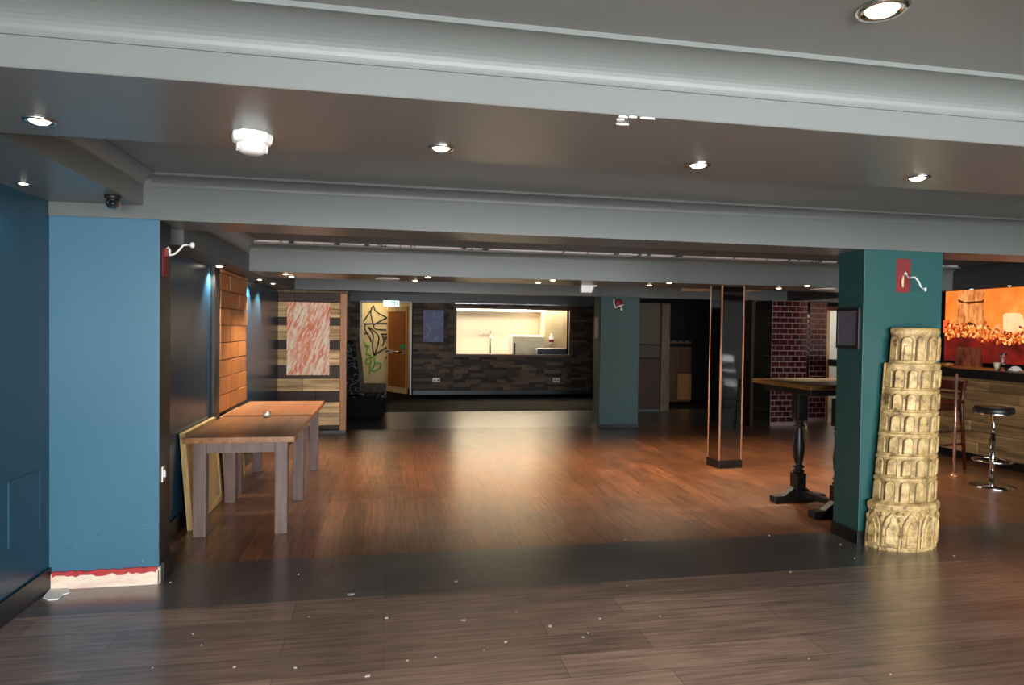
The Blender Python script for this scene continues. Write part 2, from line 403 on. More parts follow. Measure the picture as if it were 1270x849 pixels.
# kitchen beyond
KY = 17.4
bm = MB()
bm.box(.9, 5.6, KY, KY + .1, 0, 2.6).box(.8, .9, YB + T, KY, 0, 2.6).box(5.5, 5.6, YB + T, KY, 0, 2.6)
struct(bm.build('wall_kitchen', M['cream']))
sbox('ceiling_kitchen', paint('tan_kitchen_ceiling', (196, 172, 130), .4), .8, 5.6, YB + T, KY, 2.3, 2.4)
sbox('trim_13', M['cream'], .9, 4.05, KY - .35, KY, 2.02, 2.3)
sbox('trim_4', paint('kitchen_corner_boxing', (214, 192, 152), .4), 4.05, 5.4, 16.7, 17.39, 0, 2.28)
bm = MB()
f = empty('refrigerator', (3.55, 16.75, 0), 'cream upright fridge seen through the kitchen hatch', 'fridge')
MB().box(-.42, .42, -.33, .35, .05, 1.4).build('cabinet', M['white'], f, bevel=.015)
MB().box(-.42, .42, -.37, -.335, .08, 1.37).build('door', paint('fridge_cream', (246, 234, 196), .3), f, bevel=.01)
MB().box(-.38, -.345, -.41, -.37, .7, 1.2).build('handle', M['black'], f, bevel=.006)
MB().box(-.4, .4, -.3, .3, 0, .05).build('base', M['black'], f)
e = empty('fire_extinguisher', (4.22, 16.66, 1.18), 'small red and white canister on the kitchen wall', 'canister')
MB().lathe([(0, 0), (.055, 0), (.06, .02), (.06, .17), (.02, .24), (.02, .27), (0, .27)], 16).build('body', M['white'], e)
MB().lathe([(.062, .05), (.062, .12)], 16).build('band', M['red'], e)
MB().box(-.02, .02, 0, .045, .1, .16).build('bracket', M['steel'], e)
e = empty('equipment_box', (4.33, 15.72, HZ0), 'grey steel box on the right end of the hatch counter', 'kitchen box', 0)
e.location = (3.95, 15.9, .9)
MB().box(-.35, .5, -.2, .2, .02, .2).build('body', M['steel'], e, bevel=.01)
MB().box(-.33, .48, -.215, -.2, .05, .17).build('front_panel', M['plug'], e, bevel=.004)
for sx in (-.28, .42):
    MB().lathe([(0, 0), (.02, 0), (.02, .02), (0, .02)], 12, (sx, 0, 0)).build('foot', M['black'], e)
e = empty('kitchen_counter', (3.0, 15.88, 0), 'long steel counter behind the kitchen hatch', 'counter')
MB().box(-1.9, 2.0, -.28, .3, .86, .9).build('worktop', M['steel'], e, bevel=.005)
for sx in (-1.8, 1.9): MB().box(sx - .02, sx + .02, -.2, .22, 0, .86).build('leg', M['steel'], e)
e = empty('shelf_bracket', (2.5, KY, 0), 'thin steel tap and pipe on the cream kitchen wall', 'pipe')
MB().tube([(-.1, -.05, 1.5), (-.1, -.05, 1.42), (.2, -.05, 1.42)], .012).build('rail', M['steel'], e)
MB().tube([(.22, -.05, .9), (.22, -.05, 1.5)], .018).build('pipe', M['steel'], e)
e = empty('wall_camera', (3.62, KY, 2.12), 'black camera high on the cream kitchen wall', 'camera')
MB().box(-.03, .03, -.12, 0, -.03, .03).build('arm', M['black'], e)
MB().box(-.09, .05, -.24, -.1, -.06, .05).build('body', M['black'], e, bevel=.01)

# corridor behind the rear door
CY = 17.0
bm = MB(); bm.box(-1.6, .8, CY, CY + .1, 0, 2.6).box(-1.7, -1.6, YB + T, CY, 0, 2.6)
wc = struct(bm.build('wall_corridor', M['creamgraf']))
sbox('ceiling_corridor', M['creamgraf'], -1.7, .8, YB + T, CY, 2.4, 2.5)
M['graf'] = paint('dark_marker_line', (44, 30, 26), .6, .1, 6, 0)
M['grafgreen'] = paint('green_marker_line', (104, 168, 56), .6, .1, 6, 0)
def crop(p): return (410 + p[0] / 5.306, 340 + p[1] / 5.306)
def smoothpts(pts, n=5):
    out = []
    P = [pts[0]] + list(pts) + [pts[-1]]
    for i in range(1, len(P) - 2):
        for k in range(n):
            t = k / n; a, b, c, d = (Vector(q) for q in P[i - 1:i + 3])
            out.append(.5 * ((2 * b) + (c - a) * t + (2 * a - 5 * b + 4 * c - d) * t * t + (3 * b - a - 3 * c + d) * t ** 3))
    out.append(Vector(pts[-1])); return out
bm = MB(); bg = MB()
dark = [[(215, 310), (250, 260), (282, 205)], [(282, 205), (300, 245), (370, 285), (385, 290)], [(370, 285), (330, 305), (280, 335)], [(272, 215), (265, 260), (285, 345), (310, 362), (365, 365)],
        [(218, 325), (385, 322)], [(218, 388), (240, 390)], [(330, 392), (385, 394)], [(250, 345), (300, 385), (318, 430), (290, 530)], [(250, 350), (280, 400), (275, 470), (285, 530)],
        [(230, 330), (225, 360), (255, 410), (268, 445)], [(285, 535), (340, 495), (385, 470)], [(340, 400), (350, 440), (340, 470)], [(348, 430), (375, 420), (380, 445)], [(350, 410), (375, 415)], [(360, 556), (380, 530)]]
for ln in dark: bm.tube(smoothpts([atY(*crop(p), CY - .004) for p in ln]), .017, 5)
grn = [[(218, 440), (240, 470), (235, 510)], [(222, 470), (255, 468)], [(235, 520), (262, 535), (262, 575), (240, 590), (235, 560), (270, 540), (290, 560), (285, 600), (255, 640)], [(285, 585), (325, 580), (322, 615), (275, 635), (255, 610)], [(262, 560), (258, 660)]]
for ln in grn: bg.tube(smoothpts([atY(*crop(p), CY - .004) for p in ln]), .02, 5)
bm.build('graffiti', M['graf'], wc); bg.build('graffiti', M['grafgreen'], wc)
# door frame and open leaf
bm = MB(); bm.box(DX0 - .03, DX0 + .012, YB - .05, YB + T, 0, DZ + .03).box(DX1 - .035, DX1, YB - .06, YB + T, 0, DZ + .03).box(DX0, DX1, YB - .06, YB + T, DZ, DZ + .03)
struct(bm.build('trim_5', M['white'], bevel=.004))
d = bpy.data.objects.new('door_1', None); COL.objects.link(d); d['kind'] = 'structure'
d.location = (DX1 - .09, YB + .1, 0); d.rotation_euler = (0, 0, PI - math.radians(58))
MB().box(0, .84, -.022, .022, .01, 2.05).build('leaf', M['doorwood'], d, bevel=.003)
bm = MB()
for b in ((0, .04, .01, 2.05), (.8, .84, .01, 2.05), (.04, .8, 1.93, 2.05), (.04, .8, .01, .14)): bm.box(b[0], b[1], .022, .03, b[2], b[3])
bm.build('edge_banding', M['pine'], d)
bm = MB(); bm.tube([(.06, .09, .98), (.78, .09, .98)], .016).box(.03, .09, .03, .1, .94, 1.02).box(.75, .81, .03, .1, .94, 1.02)
bm.build('push_bar', M['steel'], d)
MB().box(.04, .3, .022, .035, 1.06, 1.16).build('sign_plate', paint('green_door_sign', (60, 150, 90), .4), d)

# exit sign
def exit_sign():
    a = atY(475, 372, YB - .1); b = atY(495.5, 380.5, YB - .1)
    w, h = b.x - a.x, a.z - b.z
    e = empty('exit_sign', ((a.x + b.x) / 2, YB - .1, (a.z + b.z) / 2), 'illuminated green and white exit sign over the rear door', 'exit sign')
    MB().box(-w / 2, w / 2, 0, .05, -h / 2, h / 2).build('case', M['white'], e, bevel=.004)
    MB().box(-w / 2 + .012, w / 2 - .012, -.004, 0, -h / 2 + .012, h / 2 - .012).build('diffuser', M['whiteglow'], e)
    bm = MB(); s = h
    bm.box(.0, .09, -.008, -.004, -h * .36, h * .36)          # door panel
    g = bm.build('pictogram', M['greenglow'], e)
    bm = MB()                                                # running figure
    bm.lathe([(0, -.006), (.013, 0), (0, .006)], 10, (.045, -.009, h * .24))
    bm.tube([(.045, -.009, h * .12), (.04, -.009, -h * .05), (.06, -.009, -h * .18), (.055, -.009, -h * .32)], .008, 6)
    bm.tube([(.04, -.009, -h * .05), (.022, -.009, -h * .17), (.005, -.009, -h * .2)], .008, 6)
    bm.tube([(.02, -.009, 0), (.045, -.009, h * .1), (.07, -.009, 0)], .006, 6)
    bm.build('running_figure', M['whiteglow'], g)
    bm = MB(); bm.prism([(.1, -.01), (.125, -.01), (.125, -.035), (.16, 0), (.125, .035), (.125, .01), (.1, .01)], 'y', -.008, -.004)
    bm.build('arrow', M['greenglow'], e)
    MB().box(-.05, -.03, .01, .04, -h / 2 - .05, -h / 2).build('hanger', M['white'], e)
    MB().box(-.05, .05, .05, .1, -.03, .03).build('wall_bracket', M['white'], e)
exit_sign()
# blue poster on the stone wall
a = atY(525, 384, YB - .05); b = atY(550, 424, YB - .05); w, h = b.x - a.x, a.z - b.z
e = empty('poster', (a.x, YB - .05, b.z), 'blue-grey poster with a pale curl on the rear stone wall', 'poster')
MB().box(0, w, -.012, 0, 0, h).build('sheet', paint('blue_grey_print', (96, 96, 140), .5, .25, 6, 0), e)
bm = MB()
for ln in ([(.1, .15), (.2, .12), (.25, .3), (.45, .45), (.75, .55), (1.0, .62)], [(.5, .93), (.62, .78), (.85, .8), (.97, .95)], [(.55, .05), (.7, .15), (.75, .22)], [(.1, .55), (.3, .5), (.32, .35)]):
    bm.tube(smoothpts([(p[0] * w, -.013, p[1] * h) for p in ln]), .016, 5)
bm.build('curl_print', paint('pale_print', (168, 168, 190), .5), e)
MB().lathe([(0, 0), (.02, 0), (.02, .02), (0, .02)], 10, (w / 2, -.01, -.05)).build('fixing', M['steel'], e)
# sockets
for px, lab in ((541, 'white double socket on the stone wall below the blue poster'), (690, 'white double socket under the right end of the kitchen hatch')):
    p = atY(px, 471, YB - .05)
    e = empty('wall_socket', (p.x, YB - .05, p.z), lab, 'socket')
    MB().box(-.085, .085, -.014, .02, -.05, .05).build('plate', M['white'], e, bevel=.004)
    for sx in (-.04, .04):
        MB().box(sx - .018, sx + .018, -.017, -.014, -.025, .01).build('outlet', M['plug'], e)
        MB().box(sx - .008, sx + .008, -.02, -.014, .018, .036).build('switch', M['white'], e)
# black recess right of the stone wall
sbox('trim_6', M['black'], 5.0, 5.2, YB - .08, YB, 0, 2.12)

# ================================================================== COLUMNS
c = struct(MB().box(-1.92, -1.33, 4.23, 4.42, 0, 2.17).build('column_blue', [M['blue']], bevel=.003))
tag(c, 'blue square pilaster with torn skirting at the left wall', 'column')
bm = MB()
bm.box(-1.915, -1.325, 4.218, 4.232, 0, .085)
# ragged edge
n = 26
top = [(-1.915 + .59 * i / n, .088 + random.uniform(-.012, .012)) for i in range(n + 1)]
bm.prism([(-1.915, .05)] + top + [(-1.325, .05)], 'y', 4.22, 4.231)
bm.box(-1.33, -1.322, 4.218, 4.25, 0, .1)
bm.build('bare_plaster', M['plaster'], c)
bm = MB(); top = [(-1.9 + .56 * i / n, .102 + random.uniform(-.006, .006)) for i in range(n + 1)]; bot = [(-1.9 + .56 * i / n, .078 + random.uniform(-.012, .006)) for i in range(n, -1, -1)]
bm.prism(top + bot, 'y', 4.216, 4.231); bm.build('red_paint_edge', paint('exposed_red_paint', (176, 54, 54), .6, .2, 20, .1), c)
bm = MB(); pts = [atY(x, y, 4.229) for x, y in ((85, 680), (100, 672), (118, 664), (140, 657), (165, 654), (188, 648))]
[bm.tube(pts[i:i + 2], .0022, 5) for i in range(5)]; bm.box(-1.42, -1.41, 4.227, 4.23, .13, .15)
bm.build('paint_scrape', paint('pale_blue_scrape', (84, 132, 156), .5), c)
sbox('baseboard_pilaster', M['black'], -1.33, -1.305, 4.25, 4.42, 0, .12, bevel=.003)
sbox('pilaster_reflection_skin', M['black'], -1.33, -1.326, 4.236, 4.42, .12, 2.17)  # added black skin, dark reflection on the pilaster side put into colour
sbox('trim_12', M['navy'], -1.92, -1.53, 4.42, 4.63, 0, 2.17)
rp = [atX(x, y, -1.329) for x, y in ((201, 312), (206, 350))]
MB().box(-1.332, -1.323, 4.27, 4.36, 1.84, 2.0).build('red_paint_patch', M['red'], c)

RC = (3.425, 4.09, 4.25, 4.53)
c = struct(MB().box(RC[0], RC[1], RC[2], RC[3], 0, 2.172).build('column_teal', M['teal'], bevel=.003))
tag(c, 'teal square column with the plaster leaning tower in front', 'column')
bm = MB()
bm.box(RC[0] - .015, RC[0], RC[2] - .012, RC[3], 0, .1).box(RC[0] - .015, RC[1], RC[2] - .014, RC[2], 0, .1)
bm.build('skirting', M['black'], c, bevel=.003)
a = atY(1112, 320.5, RC[2]); b = atY(1128, 363, RC[2])
bm = MB(); bm.box(a.x, b.x, RC[2] - .003, RC[2] + .001, b.z, a.z); bm.build('red_paint_patch', M['red'], c, bevel=.002)
e = empty('wall_light_wire', atY(1120, 344, RC[2] - .004), 'stripped white light cable curling from the teal column with tower', 'cable')
O = e.location.copy()
def rel(px, py, y, O): return atY(px, py, y) - O
bm = MB(); bm.tube(smoothpts([rel(1123, 339, 4.245, O), rel(1127, 344, 4.2, O), rel(1134, 343.5, 4.16, O), rel(1139, 349, 4.15, O), rel(1142, 356, 4.15, O)]), .006, 8); bm.build('cable', M['white'], e)
bm = MB(); bm.lathe([(0, 0), (.009, .004), (.008, .028), (0, .032)], 10, rel(1147.5, 361.5, 4.15, O)); bm.tube([rel(1142, 356, 4.15, O), rel(1147.5, 359, 4.15, O)], .003); bm.build('end_cap', M['white'], e)
bm = MB(); bm.tube([rel(1120, 342, 4.24, O), rel(1119, 350, 4.235, O), rel(1119.5, 356, 4.24, O)], [.008, .01, .007], 8); bm.build('terminal', paint('cream_terminal', (226, 196, 150), .5), e)
bm = MB(); bm.lathe([(0, 0), (.01, 0), (.013, .012), (0, .025)], 10, rel(1123, 341, 4.244, O)); bm.build('collar', M['white'], e)
# left bracket on the pilaster side
O = Vector((-1.326, 4.31, 1.98))
e = empty('wall_light_wire', O, 'stripped white light cable beside the blue pilaster', 'cable')
y0 = 4.33
bm = MB(); bm.tube(smoothpts([rel(209, 316, y0, O), rel(216, 315, y0, O), rel(222, 310, y0, O), rel(227, 304.5, y0, O), rel(232, 303.5, y0, O)]), .006, 8); bm.build('cable', M['white'], e)
bm = MB(); bm.lathe([(0, -.02), (.016, -.012), (.016, .012), (0, .03)], 10, rel(208.5, 311.5, y0, O)); bm.build('collar', M['white'], e)
bm = MB(); bm.lathe([(0, -.018), (.014, -.008), (.014, .01), (0, .02)], 10, rel(238.5, 304, y0, O)); bm.tube([rel(231, 303.5, y0, O), rel(238, 304, y0, O)], .003); bm.build('end_cap', M['white'], e)
bm = MB(); bm.box(-.004, .02, -.01, .03, -.02, .03); bm.build('terminal', M['red'], e)

MC = (3.32, 3.965, 9.95, 10.3)
c = struct(MB().box(MC[0], MC[1], MC[2], MC[3], 0, 2.09).build('column_grey_teal', M['teal2'], bevel=.003))
tag(c, 'grey-teal square column near the kitchen hatch', 'column')
bm = MB(); bm.box(MC[0] - .015, MC[1] + .01, MC[2] - .015, MC[3], 0, .06); bm.build('skirting', M['black'], c, bevel=.003)
p = atY(767, 376, MC[2])
e = empty('wall_light_remains', (p.x, MC[2], p.z), 'small red and white light fitting high on the grey-teal column', 'light fitting')
MB().lathe([(0, 0), (.075, 0), (.07, .03), (0, .035)], 16, mtx=Matrix.Rotation(PI / 2, 4, 'X')).build('back_plate', M['red'], e)
bm = MB(); bm.tube([(-.08, -.02, .07), (-.09, -.03, 0), (-.06, -.03, -.07), (.02, -.035, -.04), (.07, -.03, -.02)], .012, 6); bm.build('cable', M['white'], e)
bm = MB(); bm.lathe([(0, 0), (.02, .01), (.018, .04), (0, .05)], 10, (.03, -.06, -.12)); bm.tube([(.03, -.03, -.02), (.03, -.06, -.09)], .006); bm.build('lamp_holder', M['white'], e)
# frames on the column sides
def side_frame(lab, x, ya, yb, z0, z1, glassc):
    e = empty('picture_frame', (x, (ya + yb) / 2, (z0 + z1) / 2), lab, 'picture frame')
    hy, hz = (yb - ya) / 2, (z1 - z0) / 2; t = .022
    bm = MB()
    for b in ((-hy, hy, -hz, -hz + t), (-hy, hy, hz - t, hz), (-hy, -hy + t, -hz + t, hz - t), (hy - t, hy, -hz + t, hz - t)): bm.box(-.022, 0, b[0], b[1], b[2], b[3])
    bm.build('frame', M['black'], e, bevel=.002)
    MB().box(-.012, -.004, -hy + t, hy - t, -hz + t, hz - t).build('print', paint('frame_print', glassc, .35, .05), e)
side_frame('black-framed grey print on the side of the teal tower column', RC[0], 4.27, 4.515, 1.44, 1.745, (96, 92, 104))
side_frame('small framed print on the side of the grey-teal column', MC[0], 10.0, 10.25, 1.4, 1.78, (150, 146, 134))
# emergency light near the column, under beam three
p = atZ(731, 357, 2.08); 
e = empty('emergency_ceiling_light', (2.62, 7.44, 2.078), 'white twin-head emergency light under the third beam', 'emergency light')
O = Vector((2.62, 7.44, 2.078))
def rz(px, py, y=7.44): return atY(px, py, y) - O
a = rz(720, 351); b = rz(733, 363)
MB().box(a.x, b.x, -.04, .04, b.z, 0).build('battery_case', M['white'], e, bevel=.006)
bm = MB(); q = rz(737.5, 352.5); bm.lathe([(0, -.03), (.03, -.028), (.045, 0), (.04, .03), (0, .034)], 14, q); bm.tube([(b.x - .01, 0, q.z), q], .012); bm.build('lamp_head', M['white'], e)
bm = MB(); q2 = rz(733, 357); bm.lathe([(0, -.04), (.022, -.035), (.035, 0), (.02, .03), (0, .034)], 14, q2); bm.build('lamp_head', M['white'], e)

# mirror column
e = empty('mirrored_column', (3.857, 6.998, 0), 'slim mirror-clad column with copper corner strips and dark plinth', 'mirrored column', math.radians(5.6))
W, D = .149, .115
MB().box(-W + .01, W - .01, -D + .01, D - .01, 0.01, 2.074).build('core', M['black'], e)
for nm, b in (('front', (-W + .012, W - .012, -D, -D + .006)), ('back', (-W + .012, W - .012, D - .006, D))):
    MB().box(b[0], b[1], b[2], b[3], .09, 2.075).build('mirror_panel', M['mirror'], e)
for b in ((-W, -W + .006), (W - .006, W)): MB().box(b[0], b[1], -D + .012, D - .012, .09, 2.075).build('mirror_panel', M['mirror'], e)
for sx in (-1, 1):
    for sy in (-1, 1):
        bm = MB(); t = .014
        bm.box(sx * W - (t if sx > 0 else .003), sx * W + (.003 if sx > 0 else t), sy * D - (t if sy > 0 else .003), sy * D + (.003 if sy > 0 else t), .09, 2.077)
        bm.build('corner_strip', M['copper'], e, bevel=.0015)
MB().box(-W - .008, W + .008, -D - .008, D + .008, 0, .09).build('plinth', M['black'], e, bevel=.004)

# ================================================================== LEFT BAY: plank partition, painting, booth
PY = 9.85
e = empty('plank_partition', (0, PY, 0), 'partition of weathered and dark planks framed in orange pine', 'partition')
rows = [(.06, .12, 1), (.12, .30, 0), (.30, .46, 0), (.46, .62, 1), (.62, .80, 0), (.80, .99, 1), (.99, 1.09, 0), (1.09, 1.22, 0), (1.22, 1.35, 1), (1.35, 1.47, 0), (1.47, 1.57, 0), (1.57, 1.68, 1), (1.68, 1.80, 0), (1.80, 1.90, 0), (1.90, 2.03, 1)]
bm = MB()
for z0, z1, d in rows:
    xs = [-1.53] + sorted(random.sample([-1.3, -1.18, -1.0, -.92], 1)) + [-.665]
    for i in range(len(xs) - 1): bm.box(xs[i] + .001, xs[i + 1] - .001, -.02 - random.uniform(0, .012), .04, z0 + .002, z1 - .002, d)
bm.build('planks', [M['plank_light'], M['plank_dark']], e, bevel=.004)
MB().box(-.665, -.575, -.05, .06, 0.05, 2.03).build('post', M['postwood'], e, bevel=.005)
MB().box(-1.53, -.565, -.06, .07, 2.03, 2.068).build('top_rail', M['rustic'], e, bevel=.004)
MB().box(-1.53, -.575, -.04, .05, 0, .05).build('plinth', M['grey_dark'], e, bevel=.003)
a = atY(356, 374, PY - .05); b = atY(408.5, 465, PY - .05)
e = empty('painting', (a.x, PY - .035, b.z), 'unframed red and cream streaked canvas on the plank partition', 'painting')
MB().box(0, b.x - a.x, -.03, 0, 0, a.z - b.z).build('canvas', M['art'], e, bevel=.003)
MB().box(.02, b.x - a.x - .02, -.002, .004, .02, a.z - b.z - .02).build('stretcher', M['pine'], e)
# booth bench
e = empty('booth_bench', (0, 11.3, 0), 'black patterned booth bench behind the plank partition', 'bench')
MB().box(-.7, -.04, 0, 1.9, .04, .36).build('base', M['matblack'], e, bevel=.01)
MB().box(-.66, 0, -.02, 1.9, .36, .455).build('seat', M['damask'], e, bevel=.03, seg=4)
bm = MB(); bm.prism([(-.72, .36), (-.42, .36), (-.46, .8), (-.52, 1.28), (-.6, 1.31), (-.72, 1.3)], 'y', -.02, 1.9); bm.build('backrest', M['damask'], e, bevel=.03, seg=4)
sbox('partition_wall', M['blackwall'], -1.53, -.74, 10.2, 13.4, 0, 2.08)
p = atY(434, 366, 12.0)
e = empty('wall_speaker', (-.74, 11.0, 2.0), 'small black speaker high behind the plank partition', 'speaker')
MB().box(0, .14, -.08, .08, -.12, .1).build('body', M['black'], e, bevel=.015)
MB().lathe([(0, 0), (.05, .0), (.055, .012), (.03, .004), (0, .008)], 16, mtx=Matrix.Translation((.07, -.08, 0)) @ Matrix.Rotation(PI / 2, 4, 'X')).build('cone', M['plug'], e)

# ================================================================== TABLES
def table(x0, x1, y0, y1, lab, topm):
    e = empty('dining_table', ((x0 + x1) / 2, (y0 + y1) / 2, 0), lab, 'table')
    hx, hy = (x1 - x0) / 2, (y1 - y0) / 2; lw = .09; ov = .055
    bm = MB()
    n = 5
    for i in range(n): bm.box(-hx + 2 * hx * i / n, -hx + 2 * hx * (i + 1) / n - (.0006 if i < n - 1 else 0), -hy, hy, .695, .737)
    bm.build('table_top', topm, e, bevel=.0025)
    ix, iy = hx - ov, hy - ov
    for sx in (-1, 1):
        for sy in (-1, 1):
            bm = MB(); xa, xb = sorted((sx * ix, sx * (ix - lw))); ya, yb = sorted((sy * iy, sy * (iy - lw)))
            bm.box(xa, xb, ya, yb, 0, .695).build('leg', M['legwood'], e, bevel=.004)
    for sy in (-1, 1):
        ya, yb = sorted((sy * (iy - .02), sy * (iy - .045))); MB().box(-ix + lw, ix - lw, ya, yb, .61, .695).build('apron', M['legwood'], e, bevel=.002)
    for sx in (-1, 1):
        xa, xb = sorted((sx * (ix - .02), sx * (ix - .045))); MB().box(xa, xb, -iy + lw, iy - lw, .61, .695).build('apron', M['legwood'], e, bevel=.002)
    return e
table(-1.435, -.665, 5.055, 6.21, 'nearer oak-topped dining table with grey-brown legs', M['topwood'])
table(-1.445, -.665, 6.30, 7.46, 'farther orange-topped dining table against the wood block panel', M['topwood2'])
p = atZ(331, 517.5, .737)
e = empty('glass_votive', (p.x, p.y, .737), 'small clear faceted glass on the nearer dining table', 'glass')
MB().lathe([(0, 0), (.028, 0), (.036, .03), (.034, .055), (.028, .055), (.026, .012), (0, .01)], 8, smooth=False).build('bowl', M['glass'], e)
bm = MB(); bm.lathe([(0, .012), (.024, .012), (.024, .03), (.01, .036), (0, .034)], 8); bm.build('wax', M['white'], e)
# leaning boards
def leaning(lab, y0, y1, xb, ztop, xt, frame=True, th=.022):
    """board standing on the floor at x=xb, its top edge resting at x=xt against the wall"""
    L = math.hypot(xt - xb, ztop); ang = math.atan2(xt - xb, ztop)
    e = empty('leaning_board', (xb, (y0 + y1) / 2, 0), lab, 'board'); hy = (y1 - y0) / 2
    mt = Matrix.Rotation(ang, 4, 'Y')
    MB().box(.004, th - .006, -hy + .02, hy - .02, .02, L - .02, 0, mt).build('panel', M['pine'], e)
    bm = MB(); w = .05
    for b in ((-hy, -hy + w, 0, L), (hy - w, hy, 0, L), (-hy + w, hy - w, 0, w), (-hy + w, hy - w, L - w, L)): bm.box(0, th, b[0], b[1], b[2], b[3], 0, mt)
    bm.build('frame', M['pine'], e, bevel=.003)
leaning('pale pine framed board leaning nearest the blue pilaster, beside a table', 5.28, 6.2, -1.462, .735, -1.522, th=.042)
leaning('pale pine framed board leaning behind the far end of the nearer table', 6.35, 7.1, -1.44, .72, -1.488, th=.03)

# small things on the left
pts = [atX(x, y, XL) for x, y in ((10, 597), (48, 585), (48, 660), (10, 676))]
ya, yb = pts[0].y, pts[1].y; za, zb = .38, .72
e = empty('access_panel', (XL, (ya + yb) / 2, (za + zb) / 2), 'flush blue access hatch low on the left wall', 'access hatch')
hy, hz = (yb - ya) / 2, (zb - za) / 2
MB().box(-.01, .003, -hy, hy, -hz, hz).build('cover', M['blue_shaded'], e)
bm = MB()
for b in ((-hy - .004, -hy, -hz, hz), (hy, hy + .004, -hz, hz)): bm.box(0, .006, b[0], b[1], b[2], b[3])
bm.box(0, .006, -hy, hy, hz, hz + .004); bm.build('edge_bead', paint('scuffed_blue_edge', (34, 82, 102), .4), e)
e = empty('light_switch', (-1.326, 4.275, .65), 'small pale switch low on the blue pilaster side', 'switch')
MB().box(0, .012, -.025, .025, -.05, .05).build('plate', M['steel'], e, bevel=.003)
MB().box(.012, .02, -.008, .008, -.02, .02).build('rocker', M['white'], e)
p = atZ(70, 737)
bm = MB(); P = [atZ(x, y) - p for x, y in ((53, 742), (62, 731), (72, 728), (86, 732), (86, 736), (78, 738), (72, 744), (60, 745))]
bm.prism([(q.x, q.y) for q in P], 'z', .001, .008)
tag(bm.build('paper_scrap', M['paper'], loc=(p.x, p.y, 0), bevel=.002), 'white paper scrap on the floor by the blue pilaster', 'paper')

# ================================================================== CEILING FITTINGS
def fit_down(px, py, z, lab, bright=True, power=0, col=(1, .8, .58), tilt=(0, 0), r=.048, glow='lampglow', cone=95):
    p = atZ(px, py, z)
    e = empty('recessed_downlight', (p.x, p.y, z), lab, 'downlight', 0, 'recessed downlights')
    s = r / .048
    rim = [(.03, -.001), (.034, -.006), (.044, -.006), (.048, 0), (.044, .0), (.03, 0)]
    MB().lathe([(a * s, b * s) for a, b in rim], 24).build('rim', M['chrome'], e)
    MB().lathe([(0, -.013 * s), (.014 * s, -.012 * s), (.024 * s, -.008 * s), (.031 * s, -.001)], 20).build('lamp', M[glow], e)
    if power:
        l = bpy.data.lights.new('downlight_beam', 'SPOT'); l.energy = power * 2.6; l.color = col; l.spot_size = math.radians(cone); l.spot_blend = .6; l.shadow_soft_size = .03
        lo = bpy.data.objects.new('downlight_beam', l); COL.objects.link(lo); lo.parent = e; lo.location = (0, 0, -.03); lo.rotation_euler = (tilt[0], tilt[1], 0)
    return e
WARM = (1, .8, .55)
fit_down(1094, 11, CF, 'large downlight in the front ceiling above the first beam', power=14, col=(1, .86, .7), r=.062)
Z1 = 2.17
fit_down(49, 149, Z1, 'first downlight from the left wall under the front beam', power=9, col=(1, .86, .7))
fit_down(547, 183, Z1, 'downlight under the front beam next to the smoke detector', power=9, col=(1, .86, .7))
fit_down(866, 204, Z1, 'downlight under the front beam right of the chipped paint', power=9, col=(1, .86, .7))
fit_down(1138, 220, Z1, 'downlight under the front beam above the teal tower column', power=9, col=(1, .86, .7))
fit_down(29, 227, 2.25, 'small dim downlight in the left soffit above the blue wall', power=.8, col=(1, .9, .8), r=.035)
fit_down(272, 329.5, 2.07, 'downlight above the near edge of the wood block panel', power=20, col=(1, .9, .78), r=.05, tilt=(0, .3))
fit_down(322, 346, 2.07, 'downlight above the far end of the wood block panel', power=22, col=(.92, 1, .86), r=.045, tilt=(0, .3))
fit_down(338.5, 351, 2.07, 'downlight right at the top left of the plank partition', power=20, col=(1, .86, .62), r=.045, tilt=(-.25, .2))
ZT = 2.078
T3 = [(354.5, 339, 'nearer downlight of the left pair under the third beam', 12), (361.5, 342, 'farther downlight of the left pair under the third beam', 22), (531, 343, 'nearer downlight of the pair beside the round ceiling speaker', 16), (515, 347.3, 'farther downlight of the pair beside the round ceiling speaker', 24),
      (685.5, 346.7, 'nearer downlight of the pair left of the emergency light', 16), (667.5, 349.8, 'farther downlight of the pair left of the emergency light', 16), (830, 350, 'nearer downlight of the pair left of the mirrored column', 42), (805.5, 353, 'farther downlight of the pair left of the mirrored column', 26),
      (1001, 353.6, 'nearer downlight of the pair right of the mirrored column', 40), (966, 356.8, 'farther downlight of the pair right of the mirrored column', 36)]
for px, py, lab, pw in T3: fit_down(px, py, ZT, lab, power=pw, col=WARM, r=.05, glow='lampdim', cone=110)
bm = MB(); bm.prism([(q.x, q.y) for q in (atZ(845, 360.5, 2.09), atZ(900, 355.5, 2.09), atZ(972, 357, 2.09), atZ(925, 362.5, 2.09))], 'z', 2.09, 2.12)
struct(bm.build('lit_edge_panel', paint('cream_lit_edge_tone', (226, 206, 176), .5)))  # added pale panel, lit edges of ceiling openings put into its colour
def speaker(px, py, lab):
    p = atZ(px, py, ZT); e = empty('ceiling_speaker', (p.x, p.y, ZT), lab, 'ceiling speaker')
    MB().lathe([(0, -.006), (.11, -.006), (.115, -.002), (.115, 0), (0, 0)], 32).build('grille', M['discglass'], e)
    MB().lathe([(.115, -.001), (.118, -.009), (.128, -.008), (.132, 0)], 32).build('rim', M['white'], e)
speaker(480.5, 345.3, 'round pale ceiling speaker near the rear door side of the third beam')
speaker(1020, 358, 'round pale ceiling speaker left of the teal tower column')
p = atZ(313, 166, Z1)
e = empty('smoke_detector', (p.x, p.y, Z1), 'white round smoke detector under the front beam', 'smoke detector')
MB().lathe([(0, 0), (.062, 0), (.064, -.012), (.06, -.03), (.05, -.034), (0, -.034)], 10, smooth=False).build('base', M['white'], e, bevel=.003)
